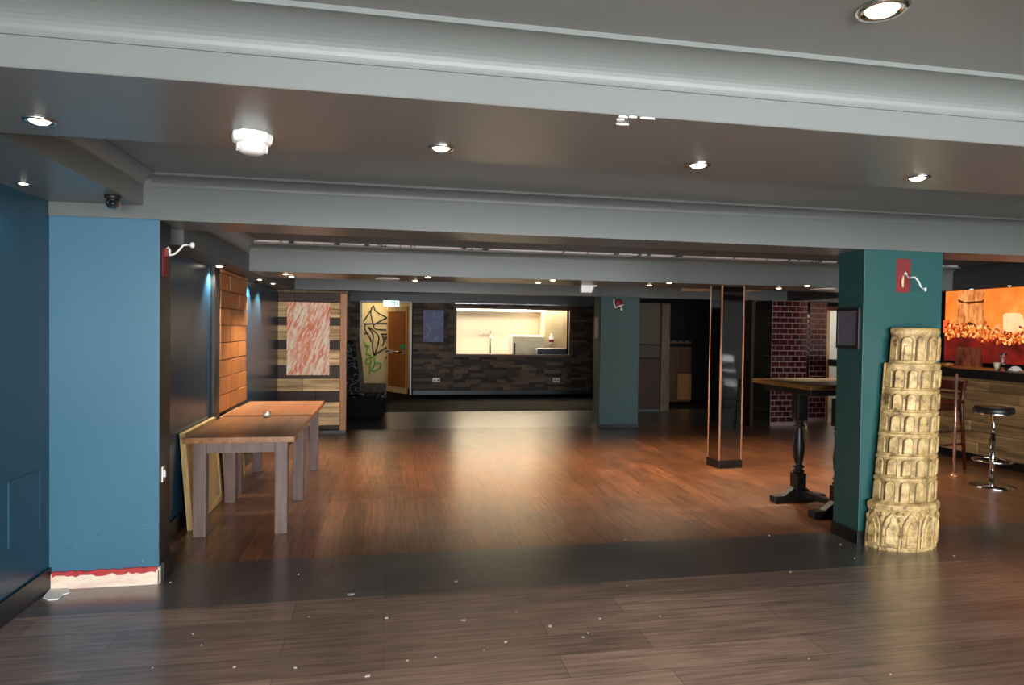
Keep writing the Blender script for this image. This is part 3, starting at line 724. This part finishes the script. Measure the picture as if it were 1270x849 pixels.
MB().lathe([(.046, -.034), (.046, -.044), (.042, -.056), (.03, -.064), (0, -.066)], 28).build('sensor_head', M['white'], e)
bm = MB()
for i in range(12):
    a = 2 * PI * i / 12; bm.box(-.004, .004, .04, .048, -.056, -.036, 0, Matrix.Rotation(a, 4, 'Z'))
bm.build('vents', paint('pale_vents', (206, 204, 198), .5), e)
p = atZ(140, 243, 2.25)
e = empty('security_camera', (p.x, p.y, 2.25), 'small black ball security camera above the blue pilaster', 'camera')
MB().lathe([(0, 0), (.042, 0), (.042, -.012), (.03, -.02), (0, -.02)], 20).build('mount', M['black'], e)
MB().lathe([(0, -.075), (.02, -.07), (.034, -.055), (.038, -.036), (.03, -.018), (0, -.012)], 20).build('ball', M['steel'], e)
MB().lathe([(0, 0), (.018, 0), (.016, .02), (0, .022)], 16, mtx=Matrix.Translation((.012, -.026, -.045)) @ Matrix.Rotation(PI / 2, 4, 'X')).build('lens', M['black'], e)
# chipped plaster under the first beam
bm = MB()
for (x0, y0, x1, y1) in ((764, 152, 780, 154.5), (766, 146, 773, 150), (768, 143, 778, 145.5), (782, 142.5, 790, 145), (795, 143.5, 813, 146)):
    a, b = atZ(x0, y0, 2.17), atZ(x1, y1, 2.17)
    ya, yb = sorted((a.y, b.y)); ya = max(ya, 1.813); yb = max(yb, ya + .01); n = 9
    ring = [((a.x + b.x) / 2 + abs(b.x - a.x) / 2 * math.cos(2 * PI * i / n) * random.uniform(.7, 1.1), (ya + yb) / 2 + max(.006, (yb - ya) / 2) * math.sin(2 * PI * i / n) * random.uniform(.7, 1.1)) for i in range(n)]
    bm.prism(ring, 'z', 2.166, 2.1705)
struct(bm.build('trim_8', M['paper']))

# ================================================================== RIGHT: poseur table
e = empty('poseur_table', (3.75, 5.45, 0), 'tall brown-topped pub table on black turned pedestals behind the teal column', 'high table', math.radians(3))
MB().box(-.19, .72, -.38, .47, 1.06, 1.10).build('table_top', M['poseurtop'], e, bevel=.008)
bm = MB(); bm.box(-.12, .64, -.3, .38, 1.0, 1.06); bm.build('apron', M['black'], e, bevel=.004)
prof = [(.0, .26), (.04, .26), (.055, .28), (.035, .3), (.055, .32), (.03, .345), (.045, .4), (.052, .5), (.04, .6), (.03, .68), (.05, .7), (.034, .72), (.05, .745), (.03, .765), (0, .765)]
for yy in (0.0, -.52):
    bm = MB(); bm.box(-.05, .05, yy - .05, yy + .05, .05, .26).box(-.05, .05, yy - .05, yy + .05, .765, 1.0); bm.lathe(prof, 20, (0, yy, 0)); bm.build('pedestal', M['black'], e, bevel=.004)
    bm = MB(); bm.box(-.27, .27, yy - .04, yy + .04, .0, .06); bm.prism([(-.16, .06), (.16, .06), (.06, .13), (-.06, .13)], 'y', yy - .035, yy + .035); bm.build('foot_bar', M['black'], e, bevel=.005)
MB().box(-.025, .025, -.47, -.05, .07, .12).build('stretcher', M['black'], e, bevel=.003)

# ================================================================== LEANING TOWER
def tower():
    e = empty('leaning_tower_statue', (3.728, RC[2] - .038, 0), 'gold plaster relief of a leaning arcaded tower against the teal column', 'statue')
    SY = .70       # flattened half round, its back against the column
    def cx(z): return .0 + .056 * z
    def sheared(bm):
        for v in bm.bm.verts: v.co.x += cx(v.co.z)
    A0, A1 = PI, 2 * PI
    def el(r, a): return (r * math.cos(a), r * SY * math.sin(a))
    def arch(w, h, pointed=False, n=7):
        hw = w / 2
        if pointed:
            return [(-hw, 0), (hw, 0), (hw, h * .6), (hw * .6, h * .82), (0, h), (-hw * .6, h * .82), (-hw, h * .6)]
        return [(-hw, 0), (hw, 0)] + [(hw * math.cos(PI * i / n), h - hw + hw * math.sin(PI * i / n)) for i in range(n + 1)]
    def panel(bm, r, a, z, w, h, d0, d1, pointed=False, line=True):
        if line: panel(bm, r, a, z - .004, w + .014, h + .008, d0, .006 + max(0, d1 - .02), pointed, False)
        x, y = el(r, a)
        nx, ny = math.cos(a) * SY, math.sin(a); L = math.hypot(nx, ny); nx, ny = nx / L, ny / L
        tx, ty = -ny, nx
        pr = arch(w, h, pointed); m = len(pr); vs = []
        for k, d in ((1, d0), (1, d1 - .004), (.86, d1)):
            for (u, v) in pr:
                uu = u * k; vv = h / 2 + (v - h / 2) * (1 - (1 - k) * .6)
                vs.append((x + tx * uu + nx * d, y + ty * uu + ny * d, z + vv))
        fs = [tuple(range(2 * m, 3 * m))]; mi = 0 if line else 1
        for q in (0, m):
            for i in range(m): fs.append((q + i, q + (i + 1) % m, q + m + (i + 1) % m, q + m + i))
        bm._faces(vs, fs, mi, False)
    def ringband(bm, r0, z0, r1, z1, seg=28, wob=.0):
        bm.lathe([(r0, z0), (r1, z1)], seg, sx=1, sy=SY, a0=A0, a1=A1)
    # base storey
    bm = MB(); R0 = .268
    prof = [(R0 - .004, 0), (R0, .01), (R0 - .002, .27), (R0 + .012, .3), (R0 + .014, .33), (R0 - .01, .345)]
    bm.lathe(prof, 9, sx=1, sy=SY, a0=A0, a1=A1, smooth=False)
    for i in range(6):
        a = A0 + PI * (i + .5) / 6
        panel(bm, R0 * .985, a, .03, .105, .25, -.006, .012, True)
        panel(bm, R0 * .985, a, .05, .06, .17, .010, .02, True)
    for i in range(7):
        a = A0 + PI * i / 6
        x, y = el(R0 * .99, a); bm.lathe([(.013, 0), (.011, .02), (.011, .2), (.018, .23), (.01, .25)], 8, (x, y, 0))
    rnd = random.Random(3)
    for i in range(46):                                     # carved ornament in the spandrels
        a = A0 + PI * rnd.uniform(.03, .97); z = rnd.uniform(.2, .3); x, y = el(R0 * .99, a); r = rnd.uniform(.008, .018)
        bm.lathe([(0, -r), (r * .8, -r * .6), (r, 0), (r * .8, r * .6), (0, r)], 7, (x, y, z))
    for i in range(30):
        a = A0 + PI * rnd.uniform(.1, .9); z = rnd.uniform(.07, .18); x, y = el(R0 * 1.03, a); r = rnd.uniform(.006, .012)
        bm.lathe([(0, -r), (r * .8, -r * .6), (r, 0), (r * .8, r * .6), (0, r)], 6, (x, y, z))
    sheared(bm); bm.build('base_storey', [M['tower'], M['crevice_shade']], e)
    zs = [.345, .525, .685, .842, .998, 1.155, 1.345]
    for t in range(6):
        bm = MB(); z0, z1 = zs[t], zs[t + 1]; r = .236 - .006 * t; h = z1 - z0
        led = .026 if t < 5 else .042
        bm.lathe([(r + .004, z0 - .004), (r, z0 + .012), (r - .002, z1 - led - .014), (r + .007, z1 - led), (r + .011, z1 - .012), (r + .004, z1 - .002), (r - .02, z1)], 30, sx=1, sy=SY, a0=A0, a1=A1)
        for i in range(7):
            a = A0 + PI * (i + .4) / 6.9
            if a > A1 - .08: continue
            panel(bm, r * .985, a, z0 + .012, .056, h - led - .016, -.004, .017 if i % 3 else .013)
        sheared(bm); bm.build('arcade_storey', [M['tower'], M['crevice_shade']], e)
    bm = MB(); r = .184; z0, z1 = 1.34, 1.6
    bm.lathe([(r + .008, z0), (r, z0 + .015), (r, z1 - .05), (r + .008, z1 - .04), (r + .01, z1 - .012), (r, z1), (0, z1)], 28, sx=1, sy=SY, a0=A0, a1=A1)
    for i in range(6):
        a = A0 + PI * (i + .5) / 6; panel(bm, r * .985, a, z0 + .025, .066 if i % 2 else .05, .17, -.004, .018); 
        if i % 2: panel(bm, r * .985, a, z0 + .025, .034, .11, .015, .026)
    sheared(bm); bm.build('belfry', [M['tower'], M['crevice_shade']], e)
    bm = MB(); bm.box(-.262, .262, -.003, .004, 0, .34).box(-.225, .225, -.003, .004, .34, 1.34).box(-.18, .18, -.003, .004, 1.34, 1.598); sheared(bm); bm.build('back_board', M['tower'], e)
tower()

# ================================================================== RIGHT REAR: brick pillars, dark walls, booth end, coat hooks
def tiled(name, x0, x1, y0, y1, z1, mt, mg, bw=.145, bh=.092):
    """rectangular pillar faced with glazed brick tiles on its front and left side, one mesh"""
    bm = MB(); bm.box(x0, x1, y0, y1, 0, z1, 1).box(x0 - .003, x0 + .001, y0 + .002, y1, 0, z1, 3); g = .014
    def course(length, put):
        z, k = .06, 0
        while z < z1 - .02:
            zt = min(z + bh, z1); u = -(bw / 2) * (k % 2)
            while u < length:
                a, b = max(0, u), min(length, u + bw)
                if b - a > .03: put(a + g / 2, b - g / 2, z + g / 2, zt - g / 2)
                u += bw
            z += bh; k += 1
    course(x1 - x0, lambda a, b, c, d: bm.box(x0 + a, x0 + b, y0 - .008, y0 + .002, c, d, 0))
    course(y1 - y0, lambda a, b, c, d: bm.box(x0 - .008, x0 + .002, y0 + a, y0 + b, c, d, 2))
    return bm
c = struct(tiled('p', 6.27, 6.92, 9.9, 10.55, 2.088, 0, 1).build('pillar_tiled', [M['tile_red'], M['grout'], M['tile_shaded'], M['grout_shaded']]))
tag(c, 'oxblood glazed brick pillar behind the tall pub table', 'column')
c = struct(tiled('p', 7.29, 7.62, 10.35, 11.2, 2.15, 0, 1).build('pillar_tiled', [M['tile_red'], M['grout'], M['tile_shaded'], M['grout_shaded']]))
tag(c, 'narrow oxblood glazed brick pier beside the pale doorway', 'column')
MB_ = MB(); MB_.box(7.62, 8.9, 10.6, 10.7, 2.0, 2.4); struct(MB_.build('wall_doorway', M['blackwall']))
sbox('trim_14', M['pine'], 7.62, 7.69, 10.36, 10.7, 0, 1.96, bevel=.004)
bm = MB(); bm.box(8.5, 8.58, 10.36, 10.7, 0, 2.02).box(7.62, 8.58, 10.36, 10.7, 1.96, 2.03)
struct(bm.build('trim_9', M['redwood'], bevel=.004))
struct(MB().box(7.3, 9.15, 12.4, 12.5, 0, 2.4).box(9.05, 9.15, 10.72, 12.4, 0, 2.4).build('wall_side_room', M['white']))
# dark side walls
sbox('wall_rear_right', M['blackwall'], 5.2, 7.3, 13.9, 14.0, 0, 2.4)
sbox('trim_10', wood('dark_red_brown_door_edge', (30, 16, 10), (54, 30, 20), .5, 2), 5.95, 6.0, 9.98, 10.2, 0, 2.088)
e = empty('booth_partition', (0, 11.95, 0), 'low-lit booth end with tan padding and rustic timber post', 'booth')
MB().box(4.4, 5.2, 0, .12, .05, 1.02).build('panel', wood('red_brown_panel', (34, 16, 9), (58, 30, 16), .45, 2), e, bevel=.004)
MB().box(4.4, 5.2, -.03, .13, 1.02, 1.3).build('padded_rail', paint('tan_leather_rail', (70, 54, 38), .45, .15, 12, .2), e, bevel=.03, seg=4)
MB().box(4.4, 5.2, .02, .1, 1.3, 2.09).build('upper_panel', paint('tan_upper_panel', (80, 68, 52), .5, .1, 6, .1), e, bevel=.004)
MB().box(5.2, 5.38, -.05, .17, 0, 2.09).build('post', M['rustic'], e, bevel=.015)
MB().box(4.4, 5.2, -.02, .13, 0, .05).build('plinth', M['grey_dark'], e)
p = atY(843, 424, 13.85)
e = empty('coat_rack', (p.x, 13.9, p.z), 'small row of metal coat hooks on the dark rear wall', 'coat hooks')
MB().box(-.28, .28, -.02, 0, -.03, .03).build('rail', M['rustic'], e, bevel=.003)
for hx in (-.2, -.05, .1, .22):
    bm = MB(); bm.tube([(hx, -.02, .02), (hx, -.07, 0), (hx, -.08, .03)], .011, 6); bm.build('hook', M['steel'], e)
p = atY(843, 475, 13.6)
e = empty('storage_cabinet', (p.x, 13.68, 0), 'ochre-fronted low cabinet against the dark rear wall', 'cabinet')
MB().box(-.32, .22, -.18, .2, .0, 1.22).build('body', wood('brown_cabinet_carcass', (58, 32, 14), (86, 52, 26), .5, 2), e, bevel=.006)
MB().box(-.1, .22, -.2, -.18, .05, .62).build('door', paint('ochre_panel', (150, 104, 44), .5, .12, 6, .05), e, bevel=.004)

# ================================================================== BAR
sbox('trim_11', M['bulk'], 6.6, 6.75, 4.63, 10.0, 2.085, 2.6)
ceil('ceiling_bar', M['grey_dark'], 6.6, XR, 4.63, 7.5, CB3)      # bulkhead over the bar
e = empty('bar_counter', (6.95, 0, 0), 'dark bar counter clad in weathered planks at the right', 'bar counter')
MB().box(0, .62, 4.9, 9.4, 1.03, 1.14).build('counter_top', M['black'], e, bevel=.008)
bm = MB(); z = .1
while z < 1.02:
    h = min(random.uniform(.1, .15), 1.028 - z); y = 4.95
    while y < 9.35:
        L = min(random.uniform(.5, 1.2), 9.35 - y); bm.box(.14 - random.uniform(0, .015), .2, y + .001, y + L - .001, z + .002, z + h - .002); y += L
    z += h
bm.build('front_cladding', M['barcladding'], e, bevel=.003)
MB().box(.2, .6, 4.95, 9.35, 0, 1.03).build('carcass', M['black'], e)
MB().box(.17, .2, 4.95, 9.35, 0, .1).build('plinth', M['black'], e)
fit_down(1205, 358, 2.085, 'small spotlight at the bulkhead above the orange coffee print', power=3, r=.03)
fit_down(1252, 354, 2.085, 'small spotlight at the bulkhead right of the sack in the print', power=3, r=.03)
# back-lit coffee print
PX = 8.9
a = atX(1174, 357, PX); b = atX(1270, 352, PX)
PZ1, PZ0 = 2.33, 1.14; PYA, PYB = 9.17, 6.9
e = empty('backlit_picture', (PX, 0, 0), 'large glowing orange coffee print with sack, beans and cup behind the bar', 'poster')
MB().box(0, .04, PYB - .02, PYA + .02, PZ0 - .02, PZ1 + .02).build('light_box', M['black'], e)
def emnoise(name, stops, strength, scale=2, sc=(1, 1, 1)):
    k = NT(name); f = k.noise(k.coord(sc), scale, 6, .6); k.base((.05, .02, .01)); k.rough(.3)
    k.l(k.ramp(f, [(p, srgb(c)) for p, c in stops]), k.b.inputs['Emission Color']); k.b.inputs['Emission Strength'].default_value = strength; return k.m
E_S = 1.0
MB().box(-.004, 0, PYB, PYA, 1.62, PZ1).build('print_background', emnoise('orange_print', [(.3, (226, 96, 28)), (.55, (246, 138, 56)), (.75, (254, 190, 112))], E_S, 1.4), e)
MB().box(-.004, 0, PYB, PYA, PZ0, 1.62).build('print_foreground', emnoise('dark_red_print', [(.35, (52, 8, 8)), (.6, (120, 20, 16)), (.75, (170, 30, 22))], E_S, 3), e)
def px_poly(pts, x): return [(q.y, q.z) for q in (atX(a, b, x) for a, b in pts)]
def c4(p): return (1140 + p[0] / 5.307, 320 + p[1] / 5.307)
sack = [c4(p) for p in ((262, 235), (300, 205), (420, 205), (436, 235), (425, 290), (440, 420), (462, 490), (380, 500), (240, 490), (225, 470), (255, 370), (262, 290))]
bm = MB(); bm.prism(px_poly(sack, PX), 'x', -.01, -.002); bm.build('sack_print', emnoise('sack_print', [(.35, (150, 78, 36)), (.5, (214, 128, 66)), (.7, (244, 176, 106))], E_S, 4, (1, 3, 1)), e)
sh = [c4(p) for p in ((290, 450), (330, 420), (370, 430), (400, 490), (270, 490))]
bm = MB(); bm.prism(px_poly(sh, PX), 'x', -.013, -.009); bm.build('sack_opening', emnoise('sack_shade_print', [(.4, (46, 18, 10)), (.7, (88, 40, 22))], E_S, 8), e)
tie = [c4(p) for p in ((262, 268), (300, 288), (420, 280), (432, 268), (430, 290), (330, 302), (262, 288))]
bm = MB(); bm.prism(px_poly(tie, PX), 'x', -.013, -.009); bm.build('sack_tie', emnoise('sack_tie_print', [(.4, (60, 24, 12)), (.7, (96, 46, 24))], E_S, 8), e)
cup = [c4(p) for p in ((556, 372), (575, 362), (660, 362), (684, 378), (690, 410), (690, 470), (660, 484), (580, 484), (556, 470))]
bm = MB(); bm.prism(px_poly(cup, PX), 'x', -.01, -.002)
sau = [c4(p) for p in ((556, 490), (690, 484), (720, 494), (720, 505), (690, 516), (580, 512))]
bm.prism(px_poly(sau, PX), 'x', -.01, -.002); bm.build('cup_print', emnoise('cup_print', [(.3, (250, 178, 118)), (.7, (255, 216, 164))], E_S, 3), e)
vase = [c4(p) for p in ((162, 408), (205, 402), (206, 470), (190, 492), (160, 490))]
bm = MB(); bm.prism(px_poly(vase, PX), 'x', -.01, -.002); bm.build('cinnamon_print', emnoise('red_cup_print', [(.3, (236, 70, 30)), (.7, (250, 110, 50))], E_S, 3), e)
for q in (((440, 500), (520, 435), (545, 440), (470, 508)), ((510, 512), (530, 455), (548, 462), (535, 515))):
    bm = MB(); bm.prism(px_poly([c4(p) for p in q], PX), 'x', -.016, -.009); bm.build('cinnamon_print', emnoise('stick_print', [(.3, (206, 120, 60)), (.7, (244, 176, 110))], E_S, 5), e)
kb = NT('coffee_bean_print'); kb.base((.05, .02, .01)); g_ = kb.n('ShaderNodeNewGeometry')
kb.l(kb.ramp(g_.outputs['Random Per Island'], [(0, srgb((110, 24, 8))), (.4, srgb((196, 74, 26))), (.7, srgb((238, 140, 60))), (1, srgb((252, 196, 120)))]), kb.b.inputs['Emission Color']); kb.b.inputs['Emission Strength'].default_value = E_S
bm = MB(); rr = random.Random(5)
for i in range(620):
    y = rr.uniform(PYB + .03, PYA - .03); z = 1.57 + rr.gauss(0, .05) + .05 * math.sin(y * 3)
    z = min(max(z, 1.44), 1.76); a = rr.uniform(0, PI); ra, rb = rr.uniform(.022, .032), rr.uniform(.013, .019); n = 8
    bm.prism([(y + ra * math.cos(t) * math.cos(a) - rb * math.sin(t) * math.sin(a), z + ra * math.cos(t) * math.sin(a) + rb * math.sin(t) * math.cos(a)) for t in [2 * PI * k / n for k in range(n)]], 'x', -.02 - .00001 * i, -.012)
bm.build('bean_print', kb.m, e)
# mirrored sack base in the glossy print foreground
sk2 = [c4(p) for p in ((245, 580), (415, 590), (420, 720), (240, 715))]
bm = MB(); bm.prism(px_poly(sk2, PX), 'x', -.009, -.003); bm.build('sack_print', emnoise('sack_lower_print', [(.35, (40, 14, 10)), (.6, (96, 46, 28)), (.75, (140, 80, 48))], E_S, 3, (1, 4, 1)), e)
sbox('wall_bar_back', M['blackwall'], PX + .05, XR, 4.6, 10, 0, 2.6)
# things on the bar
def on_bar(px, X=7.2): 
    q = atX(px, 455, X); return (X, q.y, 1.14)
e = empty('beer_glass', on_bar(1244), 'tall curved pilsner glass on the bar in front of the orange print', 'glass')
MB().lathe([(0, 0), (.036, 0), (.038, .012), (.026, .03), (.027, .09), (.036, .18), (.037, .2), (.034, .2), (.033, .18), (.024, .09), (.022, .04), (0, .035)], 24).build('vessel', M['glass'], e)
MB().lathe([(.037, .197), (.0385, .2), (.037, .203), (.035, .2)], 24).build('rim', M['chrome'], e)
e = empty('shot_glass', on_bar(1236.5), 'short pale tumbler beside the tall pilsner glass', 'glass')
MB().lathe([(0, 0), (.026, 0), (.036, .09), (.033, .09), (.024, .008), (0, .008)], 18).build('vessel', paint('pale_cream_plastic', (232, 214, 176), .35), e)
MB().lathe([(0, .07), (.031, .07)], 18).build('contents', M['white'], e)
e = empty('bar_cloth', on_bar(1259), 'crumpled white cloth on the bar right of the glasses', 'cloth')
bm = MB(); bm.lathe([(0.0, .05), (.03, .046), (.055, .028), (.07, .008), (.068, 0), (0, 0)], 16, sx=1.1, sy=1)
for v in bm.bm.verts: v.co += Vector((random.uniform(-.008, .008), random.uniform(-.008, .008), abs(random.uniform(0, .012))))
bm.build('folds', M['paper'], e); bm = MB(); bm.lathe([(0, .0), (.022, .0), (.024, .03), (0, .032)], 12, (-.02, .075, 0)); bm.build('lid', M['black'], e)
e = empty('snack_bowl', on_bar(1174, 7.15), 'small ochre dish at the left end of the visible bar top', 'bowl')
MB().lathe([(0, 0), (.04, 0), (.09, .045), (.085, .047), (.04, .01), (0, .008)], 22).build('dish', paint('ochre_glaze', (190, 120, 50), .3), e)
MB().lathe([(0, .06), (.05, .052), (.08, .042), (0, .04)], 18).build('contents', paint('brown_nuts', (150, 88, 38), .6, .3, 30, .4), e)

# bar stool
e = empty('bar_stool', (6.13, 5.69, 0), 'round black bar stool on a chrome post before the bar', 'bar stool')
MB().lathe([(0, 0), (.2, 0), (.2, .012), (.12, .03), (.04, .05), (0, .05)], 36).build('base', M['chrome'], e)
MB().lathe([(.026, .045), (.026, .5), (.02, .5), (.02, .74), (.03, .745), (0, .745)], 18).build('post', M['chrome'], e)
bm = MB(); n = 28; bm.tube([(.17 * math.cos(2 * PI * i / n), .17 * math.sin(2 * PI * i / n), .27) for i in range(n)], .011, 8, closed=True)
for k in range(3):
    a = 2 * PI * k / 3 + .4; bm.tube([(.02 * math.cos(a), .02 * math.sin(a), .25), (.17 * math.cos(a), .17 * math.sin(a), .27)], .009, 8)
bm.build('foot_ring', M['chrome'], e)
MB().lathe([(0, .745), (.15, .745), (.17, .75), (.178, .77), (.178, .805), (.165, .822), (.1, .828), (0, .83)], 36).build('seat', M['leather'], e)
MB().lathe([(.176, .747), (.182, .752), (.182, .764), (.176, .77)], 36).build('seat_band', M['chrome'], e)

# wooden bar chairs
def bar_chair(name, loc, rz, lab, m, sm, H=.76, hb=.42):
    e = empty(name, loc, lab, 'bar chair', rz); s = .2
    for sx in (-1, 1):
        bm = MB(); bm.tube([(sx * s, -s, H - .02), (sx * (s + .03), -s - .03, 0)], [.022, .018], 8); bm.build('leg', m, e)
        bm = MB(); bm.tube([(sx * (s + .02), s + .06, 0), (sx * s, s, H - .02), (sx * s, s + .03, H + .2), (sx * s, s + .08, H + hb)], [.018, .022, .02, .016], 8); bm.build('leg', m, e)
    MB().box(-s - .03, s + .03, -s - .03, s + .03, H - .02, H + .03).build('seat', sm, e, bevel=.02, seg=3)
    bm = MB(); bm.box(-s, s, -s - .01, -s + .012, H - .09, H - .02).box(-s, s, s - .012, s + .01, H - .09, H - .02).box(-s - .01, -s + .012, -s, s, H - .09, H - .02).box(s - .012, s + .01, -s, s, H - .09, H - .02); bm.build('seat_rail', m, e)
    bm = MB()
    for z, k in ((.25, 1), (.4, 0)):
        bm.tube([(-s - .02, -s - .02, z), (s + .02, -s - .02, z)], .013, 8) if k else None
        for sx in (-1, 1): bm.tube([(sx * (s + .015), -s - .01, z + .05), (sx * (s + .015), s + .03, z + .05)], .012, 8)
    bm.build('stretchers', m, e)
    bm = MB(); bm.box(-s, s, s + .055, s + .08, H + hb - .11, H + hb).box(-s, s, s + .025, s + .045, H + hb * .35, H + hb * .45); bm.build('backrest', m, e, bevel=.006)
bar_chair('bar_chair', (6.28, 6.62, 0), math.radians(-80), 'dark cherry wooden bar chair drawn up to the plank-clad bar', M['redwood'], M['redwood'], .78, .24)
bar_chair('bar_chair', (6.25, 4.35, 0), math.radians(100), 'black high-backed bar chair reflected in the mirrored column', M['black'], M['black'])
e = empty('floor_pole', (6.16, 6.18, 0), 'slim copper-toned pole standing before the bar', 'pole')
MB().lathe([(0, .0), (.016, 0), (.016, 1.12), (0, 1.125)], 14).build('shaft', paint('rose_metal', (206, 160, 150), .25, .05, 6, 0, .8), e)
MB().lathe([(0, 0), (.05, 0), (.05, .008), (.018, .03), (0, .03)], 18).build('foot', M['copper'], e)

# ================================================================== floor flecks
fl = [(575, 769, 13), (627, 796, 9), (566, 721, 9), (456, 838, 13), (775, 669, 5), (744, 767, 8), (729, 785, 5), (723, 790, 7), (682, 776, 12), (777, 726, 5), (818, 764, 5), (479, 766, 10), (505, 819, 5), (540, 815, 6), (954, 664, 4), (980, 709, 5), (435, 737, 16), (366, 828, 8), (291, 827, 8), (250, 800, 5), (1042, 675, 4), (1060, 692, 4), (1183, 689, 4), (189, 828, 4), (211, 722, 5), (370, 712, 5), (383, 765, 4), (239, 786, 4), (1003, 817, 4), (1104, 836, 5), (640, 759, 4), (600, 806, 4)]
for i, (px, py, w) in enumerate(fl):
    p = atZ(px, py); s = (atZ(px + w / 2, py) - p).length * .55; n = 7
    bm = MB(); bm.prism([(s * math.cos(2 * PI * k / n) * random.uniform(.6, 1.2), s * .8 * math.sin(2 * PI * k / n) * random.uniform(.5, 1.2)) for k in range(n)], 'z', .0005, .004)
    tag(bm.build('paint_fleck', M['fleck'], loc=(p.x, p.y, 0), rot=(0, 0, random.uniform(-.5, .5))), 'small white fleck of debris on the plank floor', 'debris', 'white flecks on the floor')

# ================================================================== FRONT WALL WITH SHOP WINDOWS (behind the camera) and daylight
wins = [(-1.6, .9), (1.3, 3.8), (4.2, 6.7)]
bm = MB(); xs = XL
for a, b in wins:
    bm.box(xs, a, YF - .15, YF, 0, 2.6); bm.box(a, b, YF - .15, YF, 0, .45); bm.box(a, b, YF - .15, YF, 2.3, 2.6); xs = b
bm.box(xs, XR, YF - .15, YF, 0, 2.6)
struct(bm.build('wall_front', M['grey_dark']))
for i, (a, b) in enumerate(wins):
    bm = MB()
    for q in ((a, a + .06, .45, 2.3), (b - .06, b, .45, 2.3), (a, b, .45, .51), (a, b, 2.24, 2.3), ((a + b) / 2 - .025, (a + b) / 2 + .025, .45, 2.3)): bm.box(q[0], q[1], YF - .12, YF - .03, q[2], q[3])
    struct(bm.build('window_%d' % (i + 2), M['black']))
    l = bpy.data.lights.new('daylight', 'AREA'); l.shape = 'RECTANGLE'; l.size = b - a - .1; l.size_y = 1.75; l.energy = (300, 260, 190)[i]; l.color = (.93, .97, 1)
    o = bpy.data.objects.new('daylight', l); COL.objects.link(o); o.location = ((a + b) / 2, YF - .16, 1.38); o.rotation_euler = (math.radians(78), 0, 0)

def area(name, loc, rot, sx, sy, en, col):
    l = bpy.data.lights.new(name, 'AREA'); l.shape = 'RECTANGLE'; l.size = sx; l.size_y = sy; l.energy = en; l.color = col
    o = bpy.data.objects.new(name, l); COL.objects.link(o); o.location = loc; o.rotation_euler = rot; return o
area('kitchen_strip', (2.9, 16.5, 2.28), (0, 0, 0), 3.6, .5, 56, (1, .91, .78))
area('hatch_fill_lamp', (2.9, 17.02, 2.17), (math.radians(84), 0, 0), 2.5, .16, 430, (1, .92, .8))  # added lamp out of view, brightens the floor reflection through the hatch
area('corridor_light', (-.3, 16.4, 2.38), (0, 0, 0), .6, .6, 12, (1, .86, .62))
sun = bpy.data.lights.new('sun', 'SUN'); sun.energy = 60; sun.angle = .02; sun.color = (1, .95, .87)
so = bpy.data.objects.new('sun', sun); COL.objects.link(so); so.location = (2, -8, 8); so.rotation_euler = (math.radians(42), 0, math.radians(-12))  # added unseen sun, its floor patch behind the camera bounces onto the ceiling
area('side_room_light', (8.3, 11.6, 2.35), (0, 0, 0), .8, .8, 12, (1, .9, .78))

# ================================================================== WORLD, CAMERA, VIEW
w = bpy.data.worlds.new('sky'); bpy.context.scene.world = w; w.use_nodes = True
bgd = w.node_tree.nodes['Background']
sky = w.node_tree.nodes.new('ShaderNodeTexSky'); sky.sky_type = 'HOSEK_WILKIE' if 'HOSEK_WILKIE' in [i.identifier for i in sky.bl_rna.properties['sky_type'].enum_items] else sky.sky_type
w.node_tree.links.new(sky.outputs['Color'], bgd.inputs['Color']); bgd.inputs['Strength'].default_value = .25
cam = bpy.data.cameras.new('camera'); co = bpy.data.objects.new('camera', cam); COL.objects.link(co)
cam.sensor_fit = 'HORIZONTAL'; cam.sensor_width = 36; cam.lens = 36 * FPX / 1270; cam.clip_start = .05; cam.clip_end = 100
R3 = Matrix((ROT @ Vector((1, 0, 0)), ROT @ Vector((0, -1, 0)), ROT @ Vector((0, 0, -1)))).transposed()
co.matrix_world = Matrix.Translation(EYEP) @ R3.to_4x4()
sc = bpy.context.scene; sc.camera = co
vs = sc.view_settings; vs.view_transform = 'Standard'; vs.look = 'None'; vs.gamma = 1; vs.exposure = .36; vs.use_curve_mapping = False
sc.cycles.max_bounces = 10; sc.cycles.diffuse_bounces = 6; sc.cycles.glossy_bounces = 5; sc.cycles.sample_clamp_indirect = 6; sc.cycles.use_denoising = True
